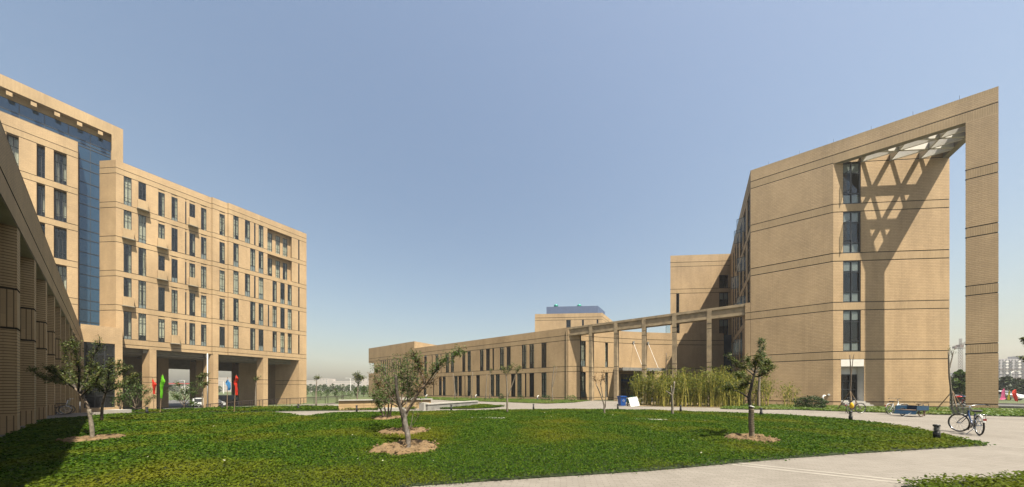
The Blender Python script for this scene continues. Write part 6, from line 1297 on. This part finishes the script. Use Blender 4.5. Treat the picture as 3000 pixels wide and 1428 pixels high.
# ---- street lamps
def lamp(label, u, vb, vt, Z, side=-1):
    q = at(u, vb, Z); h = (vb - vt) * Z / FP; o = thing('street_lamp', label, 'street lamp', q, TH, 'street lamps', world=False)
    mb = MB(); mb.tube([(0, 0, -.5), (0, 0, h)], [.14, .08], 8); mb.build('pole', 'white', o); mb = MB(); mb.tube([(0, 0, h * .92), (side * .7, 0, h), (side * 1.5, 0, h * 1.0)], .05, 6); mb.build('arm', 'white', o); mb = MB(); mb.box((side * 1.7, 0, h - .03), (.7, .3, .14)); mb.build('lamp_head', 'white', o)
lamp('white street lamp beyond the tan retaining wall', 1027, 1149, 1108, 110); lamp('white street lamp framed by the second pillar bay', 541, 1152, 1115, 120); lamp('white lamp post framed by the third pillar bay', 655, 1150, 1118, 110, 1); lamp('white street lamp before the far flats at the right', 2961, 1160, 1088, 66, 1)
# ---- far buildings
M['farwall'] = simple('far_pale_wall', (.50, .45, .41), .85, var=.06, scale=.1)
def far_block(label, u0, u1, vt, Z, vb=1150, floors=4, bays=12, m='farwall', roofm=None, cat='building', name='far_building', dep_=14, step=None):
    a, b = at(u0, vb, Z), at(u1, vb, Z); o = thing(name, label, cat, ((a.x + b.x) / 2, (a.y + b.y) / 2, 0), TH, world=False); w = (b - a).length; h = EYE + (HY - vt) / FP * Z
    mb = MB(); mb.prism([(-w / 2, 0), (w / 2, 0), (w / 2, dep_), (-w / 2, dep_)], -1, h)
    if step: mb.prism([(-w / 2 + w * step[0], -.5), (-w / 2 + w * step[1], -.5), (-w / 2 + w * step[1], dep_ * .6), (-w / 2 + w * step[0], dep_ * .6)], h + .001, h * step[2])
    mb.build('wall', m, o)
    fh = (h - 1) / floors; mb = MB()
    for f in range(floors):
        for k in range(bays): x = -w / 2 + w * (k + .5) / bays; mb.box((x, -.02, .8 + fh * f + fh * .55), (w / bays * .5, .1, fh * .5))
    ww = mb.build('windows', 'blind' if m == 'farwall' else 'frame', o); ww['kind'] = 'stuff'
    if roofm: mb = MB(); mb.prism([(-w / 2 - .6, -.8), (w / 2 + .6, -.8), (w / 2 + .6, dep_), (-w / 2 - .6, dep_)], h, h + 1.2); mb.build('roof', roofm, o)
    return o
far_block('pale tall campus block left of the far white row', 926, 961, 1109.5, 330, floors=6, bays=4)
far_block('low blue-white hall just right of the dormitory', 895, 927, 1115, 300, floors=4, bays=8)
far_block('long pale far building in the middle distance', 961, 1062, 1117, 340, floors=4, bays=26)
far_block('pale far block at the end of the low wing', 1058, 1110, 1110, 350, floors=5, bays=10, step=(.4, .9, 1.12))
far_block('pale far block framed by the third pillar bay', 625, 720, 1107, 300, floors=5, bays=24)
far_block('long far shed with red roof framed by the second pillar bay', 440, 590, 1126, 320, floors=3, bays=24, roofm='red')
M['flat'] = simple('flat_wall', (.30, .29, .31), .85, var=.1, scale=.2); M['flatlow'] = simple('unfinished_wall', (.20, .20, .23), .9, var=.12, scale=.2)
def flats(label, u0, u1, vt, Z, n):
    o = far_block(label, u0, u1, vt, Z, 1150, 11, n, 'flat', name='apartment_block', dep_=16, step=(.55, .8, 1.1)); w = (at(u1, 0, Z) - at(u0, 0, Z)).length
    h = EYE + (HY - vt) / FP * Z
    for k in range(n // 2):
        mb = MB(); x = -w / 2 + w * (k + .5) / (n / 2)
        for f in range(11): mb.box((x, -.8, 1.2 + (h - 1) / 11 * f), (w / n * .9, 1.5, .9))
        mb.build('balcony_stack', 'plaster' if k % 2 else 'flat', o)['kind'] = 'stuff'
    for z in (.42, .68): mb = MB(); mb.box((0, -2.0, h * z), (w, 1.2, .35)); mb.build('scaffold_deck', 'rust', o)
flats('grey apartment block under construction at the right edge', 2915, 3080, 1052, 260, 18)
flats('grey apartment block far between lit wall and free column', 2770, 2832, 1098, 300, 8)
q = at(2814, 1150, 250); cr = thing('tower_crane', 'rusty red tower crane beyond the lit wall', 'crane', (q.x, q.y, 0), TH, world=False)
hc = EYE + (HY - 1018) / FP * 250; mb = MB(); s = .8
def lattice(mb, a, b, s, n, r=.12, up=Vector((0, 1, 0))):
    a, b = Vector(a), Vector(b); t = (b - a).normalized(); x = t.cross(up).normalized(); y = x.cross(t); c = [x * s + y * s, x * -s + y * s, x * -s - y * s, x * s - y * s]
    for e in c: mb.bar(a + e, b + e, r, r)
    for i in range(n):
        p, q_ = a.lerp(b, i / n), a.lerp(b, (i + 1) / n)
        for j in range(4): mb.bar(p + c[j], q_ + c[(j + 1) % 4], r * .7, r * .7); mb.bar(p + c[j], p + c[(j + 1) % 4], r * .7, r * .7)
lattice(mb, (0, 0, 0), (0, 0, hc), .8, 16); mb.build('mast', 'rust', cr)
mb = MB(); lattice(mb, (0, 0, hc + 2), (0, 0, hc + 8), .5, 4); mb.build('tower_head', 'rust', cr); mb = MB(); mb.box((-.6, 0, hc + 1), (3.4, 2.4, 2.2)); mb.build('cab', 'rust', cr); mb = MB(); mb.box((0, 0, hc - 1), (4.2, 4.2, .4)); mb.build('platform', 'rust', cr)
mb = MB(); lattice(mb, (0, 0, hc + 2), (26, 0, hc + 13), .7, 16); mb.build('jib', 'rust', cr); mb = MB(); lattice(mb, (0, 0, hc + 2), (-6, 0, hc + 1), .6, 4); mb.box((-5.5, 0, hc - .2), (1.6, 1.6, 2)); mb.build('counter_jib', 'rust', cr)
# ---- small wall fittings of the low wing
for i, (u, v, l) in enumerate(((1393, 1166, 'white bent standpipe left along the low wing base'), (1388.5 + 186, 1170, 'white bent standpipe beside the pair of shrubs'), (1248, 1166, 'white bent standpipe far along the low wing base'))):
    x, y = gnd(u, v + 2); o = thing('standpipe', l, 'standpipe', (x, y, 0), 0, 'white standpipes along the low wing', world=False); mb = MB(); mb.tube([(0, 0, .1), (0, 0, .55), (.05, .1, .65), (.12, .25, .65)], .07, 8); mb.build('pipe', 'white', o, True); mb = MB(); mb.box((0, 0, .1), (.28, .28, .2)); mb.build('foot', 'bluepaint', o)
# ================================================================== HAZE
hz = MB(); hz.box((0, 150, 37), (1500, 1500, 82)); ho = hz.build('haze', [], None); ho['kind'] = 'stuff'; ho['label'] = 'thin summer haze'; ho['category'] = 'haze'
hm = bpy.data.materials.new('haze'); hm.use_nodes = True; t_ = hm.node_tree; t_.nodes.clear(); ov = t_.nodes.new('ShaderNodeOutputMaterial'); pv_ = t_.nodes.new('ShaderNodeVolumePrincipled')
pv_.inputs['Color'].default_value = (.95, .95, .98, 1); pv_.inputs['Density'].default_value = 0.00036; pv_.inputs['Anisotropy'].default_value = 0.2; t_.links.new(pv_.outputs[0], ov.inputs['Volume']); ho.data.materials.append(hm)
for o in bpy.data.objects:
    if '_w' in o: del o['_w']
